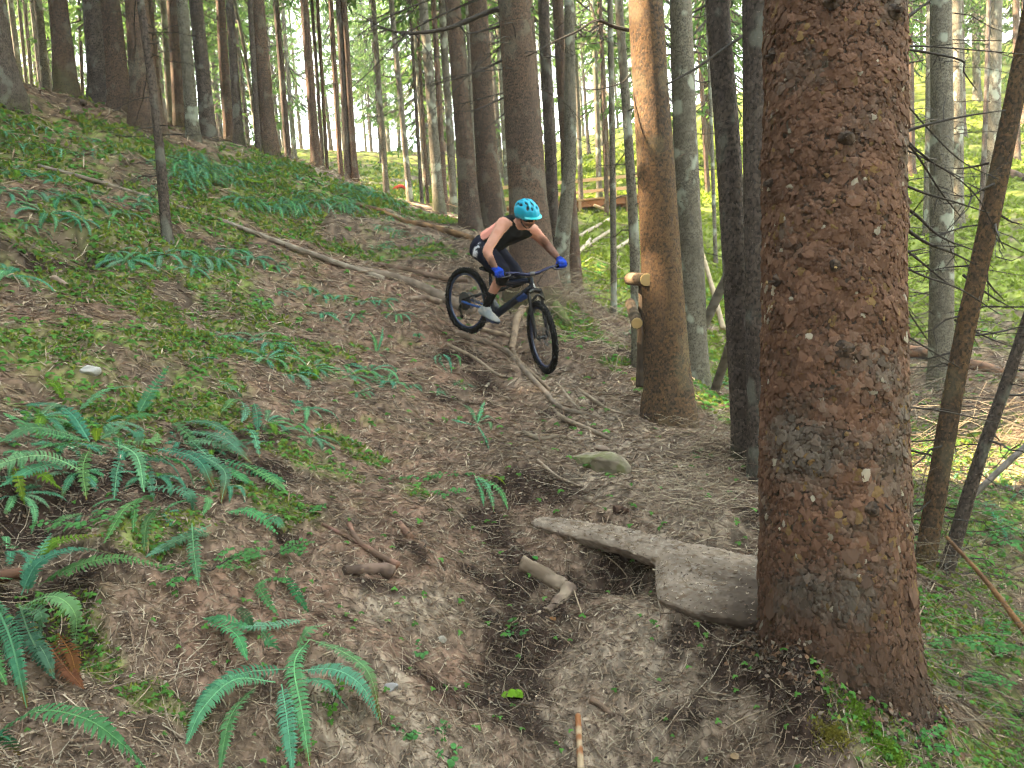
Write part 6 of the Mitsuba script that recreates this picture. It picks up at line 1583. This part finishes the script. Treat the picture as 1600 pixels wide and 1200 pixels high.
# vest: salmon back, black front and shoulder straps
vest = chain([PEL + (CH - PEL) * .10, PEL * .6 + CH * .4, CH], [.134, .134, .143]) + [Manifold.batch_hull([sphere_at(p, r) for p, r in ((SH[0] * .86 + CH * .14, .074), (SH[1] * .86 + CH * .14, .074), (CH, .134), (CH * .75 + PEL * .25, .138))])]
vm = Manifold.batch_boolean(vest, manifold3d.OpType.Add)
for i in (0, 1):
    vm = vm - Manifold.batch_boolean(chain([SH[i] + (SH[i] - CH) * .30, EL[i]], [.070, .08]), manifold3d.OpType.Add)
vm = vm - sphere_at(NK * .95 + HD * .05 + (np.array([.03, 0, .0])), .066)
vv, vf = blend([vm], 0.014, 6)
vv = roughen(vv, vf, 0.006, 13, 4)
vn = trimesh.Trimesh(vv, vf, process=False).vertex_normals
spine = norm(CH - PEL); front = norm(np.array([0.35, 0, -1.0]) - spine * (np.array([0.35, 0, -1.0]) @ spine))
along = (vv - PEL) @ spine / np.linalg.norm(CH - PEL)
isblack = np.clip(smoothstep(-0.12, 0.02, vn @ front + 0.6 * smoothstep(0.70, 0.92, along) + 0.05) + smoothstep(0.80, 0.88, along), 0, 1)
SALMON = np.array([0.80, 0.34, 0.29])
vc = SALMON * (1 - isblack[:, None]) + np.array([0.006, 0.006, 0.007]) * isblack[:, None]
part(MAN, 'vest', (loc(vv), vf), 'matt', True, color=vc, label='salmon sleeveless top with black front')
# shorts, knee pads, socks, shoes
shorts = [Manifold.batch_hull([sphere_at(p, .128) for p in (HP[0], HP[1], PEL, PEL + (CH - PEL) * .16)])]
for i in (0, 1):
    shorts += chain([HP[i], HP[i] * .5 + KN[i] * .5, HP[i] * .12 + KN[i] * .88], [.122, .108, .088])
sv, sf = blend(shorts, 0.018, 6); sv = roughen(sv, sf, 0.010, 10, 6)
side = (sv - HP[0]) @ np.array([0, -1.0, 0])
u = (sv - HP[0]) @ norm(KN[0] - HP[0])
wh = smoothstep(.05, .075, side + 0.0) * smoothstep(.03, .045, u) * smoothstep(.13, .105, u) * smoothstep(0.47, 0.54, meshkit.fbm(sv * 30, 2, 3))
scol = np.array([0.006, 0.007, 0.020]) * (1 - wh[:, None]) + np.array([0.60, 0.62, 0.70]) * wh[:, None]
part(MAN, 'shorts', (loc(sv), sf), 'matt', True, color=scol, label='black shorts with white pattern on the thigh')
for i in (0, 1):
    kv, kf = blend(chain([HP[i] * .10 + KN[i] * .90, KN[i], KN[i] * .80 + AN[i] * .20 + np.array([.005, 0, 0])], [.070, .070, .062]), .015, 5)
    part(MAN, 'knee_pad', (loc(kv), kf), 'matt', True, color=flat((0.006, 0.006, 0.007), len(kv)))
    kv, kf = blend(chain([KN[i] * .42 + AN[i] * .58 + np.array([-.012, 0, 0]), KN[i] * .2 + AN[i] * .8, AN[i]], [.050, .044, .042]), .012, 5)
    part(MAN, 'sock', (loc(kv), kf), 'matt', True, color=flat((0.006, 0.006, 0.007), len(kv)))
    d = norm(TOE[i] - HEEL[i]); sd_ = np.array([0, 1.0, 0])
    shoe = [Manifold.batch_hull([sphere_at(p, r) for p, r in ((AN[i] + [0, 0, -.015], .045), (HEEL[i], .042), (HEEL[i] + d * .12, .044), (HEEL[i] + d * .10 + [0, 0, .04], .036))]), Manifold.batch_hull([sphere_at(p, r) for p, r in ((HEEL[i] + d * .10, .044), (HEEL[i] + d * .10 + [0, 0, .03], .036), (TOE[i] + sd_ * .015 - d * .03, .034), (TOE[i] - sd_ * .015 - d * .03, .034), (TOE[i] + d * .02, .030))])]
    kv, kf = blend(shoe, .012, 5)
    low = smoothstep(.0, -.02, (kv - (HEEL[i] + TOE[i]) / 2)[:, 2] + 0.004)
    tone = blotch(kv, (0.42, 0.42, 0.43), (0.26, 0.30, 0.34), 18, 3) if i == 0 else blotch(kv, (0.16, 0.16, 0.17), (0.10, 0.11, 0.12), 18, 3)  # left shoe is a darker copy of the right, shade painted in
    part(MAN, 'shoe', (loc(kv), kf), 'matt', True, color=tone * (1 - low[:, None]) + np.array([0.02, 0.035, 0.07]) * low[:, None])
    # glove closed round the grip: palm, four curled fingers, thumb below
    g, c, w = GA[i], GR[i], WR[i]
    fw = norm(FW - g * (FW @ g)); uu = np.cross(g, fw); uu = uu if uu[2] > 0 else -uu
    gl = [Manifold.batch_hull([sphere_at(w, .029), sphere_at(w + g * .012, .026)] + [sphere_at(c + g * o + uu * .030 - fw * .012, .0165) for o in (-.034, .034)]), Manifold.batch_hull([sphere_at(c + g * o + uu * .030 - fw * .012, .0165) for o in (-.034, .034)] + [sphere_at(c + g * o + uu * .029 + fw * .012, .0125) for o in (-.033, .033)])]
    for o, k in ((-.034, .96), (-.0115, 1.05), (.0115, 1.0), (.033, .86)):
        gl += chain([c + g * o + uu * .029 + fw * .012, c + g * o * 1.05 + uu * .010 * k + fw * .034 * k, c + g * o * 1.05 - uu * .018 * k + fw * .026 * k, c + g * o - uu * .025 * k - fw * .002], [.0122, .0112, .0105, .0095], 10)
    gl += chain([c - g * .040 + uu * .022 - fw * .020, c - g * .050 - uu * .004 - fw * .018, c - g * .052 - uu * .022 + fw * .004, c - g * .046 - uu * .026 + fw * .020], [.0165, .0135, .0115, .0100], 10)
    kv, kf = blend(gl, .005, 5)
    part(MAN, 'glove', (loc(kv), kf), 'matt', True, color=blotch(kv, (0.010, 0.055, 0.46), (0.008, 0.025, 0.20), 30, 5))

# helmet: turquoise shell with vents, dark lower rim, visor and strap
ell = trimesh.creation.icosphere(5, 1.0); q = np.array(ell.vertices)
hv = np.stack([q[:, 0] * .142 - .018, q[:, 1] * .112, q[:, 2] * .125 + .035], 1)
hv[:, 0] += np.where(hv[:, 0] > 0, 0.012 * (hv[:, 0] / .12)**2, 0)
cut = hv[:, 2] > -0.005 - 0.045 * smoothstep(.02, -.10, hv[:, 0]) + 0.02 * smoothstep(.06, .12, hv[:, 0])
faces = np.array(ell.faces)
hm = trimesh.Trimesh(hv, faces[cut[faces].all(1)], process=False)
hm.remove_unreferenced_vertices()
hv = np.array(hm.vertices)
vents = [(-.03, 0, .055, .011), (.05, 0, .05, .010), (-.07, .04, .045, .010), (-.07, -.04, .045, .010), (.015, .045, .045, .010), (.015, -.045, .045, .010), (.06, .06, .018, .012), (.06, -.06, .018, .012), (-.03, .078, .04, .010), (-.03, -.078, .04, .010), (-.10, 0, .03, .012), (.09, .03, .012, .009), (.09, -.03, .012, .009), (-.085, .075, .03, .012), (-.085, -.075, .03, .012)]
dep = np.zeros(len(hv))
for (x_, y_, lx, ly) in vents:
    dep = np.maximum(dep, smoothstep(1.25, 0.75, np.sqrt(((hv[:, 0] - x_) / (lx * .5 + .008))**2 + ((hv[:, 1] - y_) / ly)**2)) * (hv[:, 2] > .045))
hv = hv * (1 - 0.10 * dep[:, None])
ridge = 0.004 * np.cos(hv[:, 1] * 130) * (hv[:, 2] > .04)
hv[:, 2] += ridge
HM = lambda v: HD + np.asarray(v)[:, :1] * FACE + np.asarray(v)[:, 1:2] * HSD + np.asarray(v)[:, 2:] * HUP
hc = np.array([0.010, 0.41, 0.66]) * (1 - dep[:, None]) + np.array([0.01, 0.012, 0.02]) * dep[:, None]
rimw = smoothstep(.030, .012, hv[:, 2] - (-0.005 - 0.045 * smoothstep(.02, -.10, hv[:, 0]) + 0.02 * smoothstep(.06, .12, hv[:, 0])))[:, None] * smoothstep(0.03, -0.05, hv[:, 0])[:, None]
hc = hc * (1 - rimw) + np.array([0.012, 0.02, 0.10]) * rimw
helm = part(MAN, 'helmet', (loc(HM(hv)), np.array(hm.faces)), 'wet', True, color=hc, label='turquoise vented helmet')
inn = hv * 0.93 + np.array([0, 0, 0.0])
part(helm, 'liner', (loc(HM(inn)), np.array(hm.faces)[:, ::-1]), 'matt', True, color=flat((0.015, 0.015, 0.03), len(inn)))
a = np.linspace(-1.05, 1.05, 22); sx = np.linspace(0, 1, 6)
vz = np.array([[(.118 + .052 * s_) * math.cos(t_) * 1.0, (.108 + .01 * s_) * math.sin(t_), .035 - .012 * s_ + .012 * math.cos(t_ * 1.4)] for s_ in sx for t_ in a])
i_, j_ = np.meshgrid(np.arange(5), np.arange(21), indexing='ij'); k_ = (i_ * 22 + j_).ravel()
vfc = np.vstack([np.stack([k_, k_ + 1, k_ + 23], 1), np.stack([k_, k_ + 23, k_ + 22], 1)])
vz2 = np.vstack([vz, vz - np.array([0, 0, .004])]); vf2 = np.vstack([vfc, vfc[:, ::-1] + len(vz)])
part(helm, 'visor', (loc(HM(vz2)), vf2), 'wet', False, color=flat((0.012, 0.44, 0.52), len(vz2)))
for s in (-1, 1):
    part(helm, 'strap', (lambda m: (loc(m[0]), m[1]))(tube(spline([hp(.01, .09 * s, .0), hp(.02, .082 * s, -.05), hp(.035, .035 * s, -.105), hp(.04, 0, -.112)], 14), .006, 5)), 'matt', True, color=flat((0.01, 0.01, 0.012), 14 * 5 + 2))
gv_ = np.array([[.098 * math.cos(t_) + .004, .092 * math.sin(t_), z_] for z_ in np.linspace(-.022, .026, 4) for t_ in np.linspace(-1.15, 1.15, 18)])
i_, j_ = np.meshgrid(np.arange(3), np.arange(17), indexing='ij'); k_ = (i_ * 18 + j_).ravel()
gf_ = np.vstack([np.stack([k_, k_ + 1, k_ + 19], 1), np.stack([k_, k_ + 19, k_ + 18], 1)])
part(MAN, 'sunglasses', (loc(HM(np.vstack([gv_, gv_ * .97]))), np.vstack([gf_, gf_[:, ::-1] + len(gv_)])), 'wet', False, color=flat((0.008, 0.008, 0.014), 2 * len(gv_)), label='dark wraparound glasses')
hrv, hrf = blend([Manifold.batch_hull([sphere_at(hp(-.045, 0, .01), .083), sphere_at(hp(-.055, 0, -.045), .052)])], .02, 4)
part(MAN, 'hair', (loc(roughen(hrv, hrf, .006, 60)), hrf), 'matt', True, color=flat((0.035, 0.02, 0.013), len(hrv)))
for nm, c0 in (('rear', R0), ('front', F0)):
    b = loc(c0) - E3 * RW
    print(nm, 'contact', b.round(3), 'ground', round(float(ground(b[0], b[1])), 3), pix(b)[:2])

# ---------------------------------------------------------------- thin haze set to give the far forest its pale glow
scene['haze_air'] = {'type': 'homogeneous', 'albedo': {'type': 'rgb', 'value': [0.95, 0.95, 0.95]}, 'sigma_t': {'type': 'rgb', 'value': [0.0015, 0.0015, 0.0015]}}
_top = 64.0
scene['haze'] = {'type': 'cube', 'to_world': T().translate([0, 0, (_top + gv[:, 2].min() - 1) / 2]).scale([150, 150, (_top - gv[:, 2].min() + 1) / 2]), 'bsdf': {'type': 'null'}, 'interior': {'type': 'ref', 'id': 'haze_air'}}
labels['haze'] = {'label': 'thin haze filling the air, set to brighten the far trunks', 'category': 'haze', 'kind': 'stuff'}
print('ground z', gv[:, 2].min(), gv[:, 2].max())
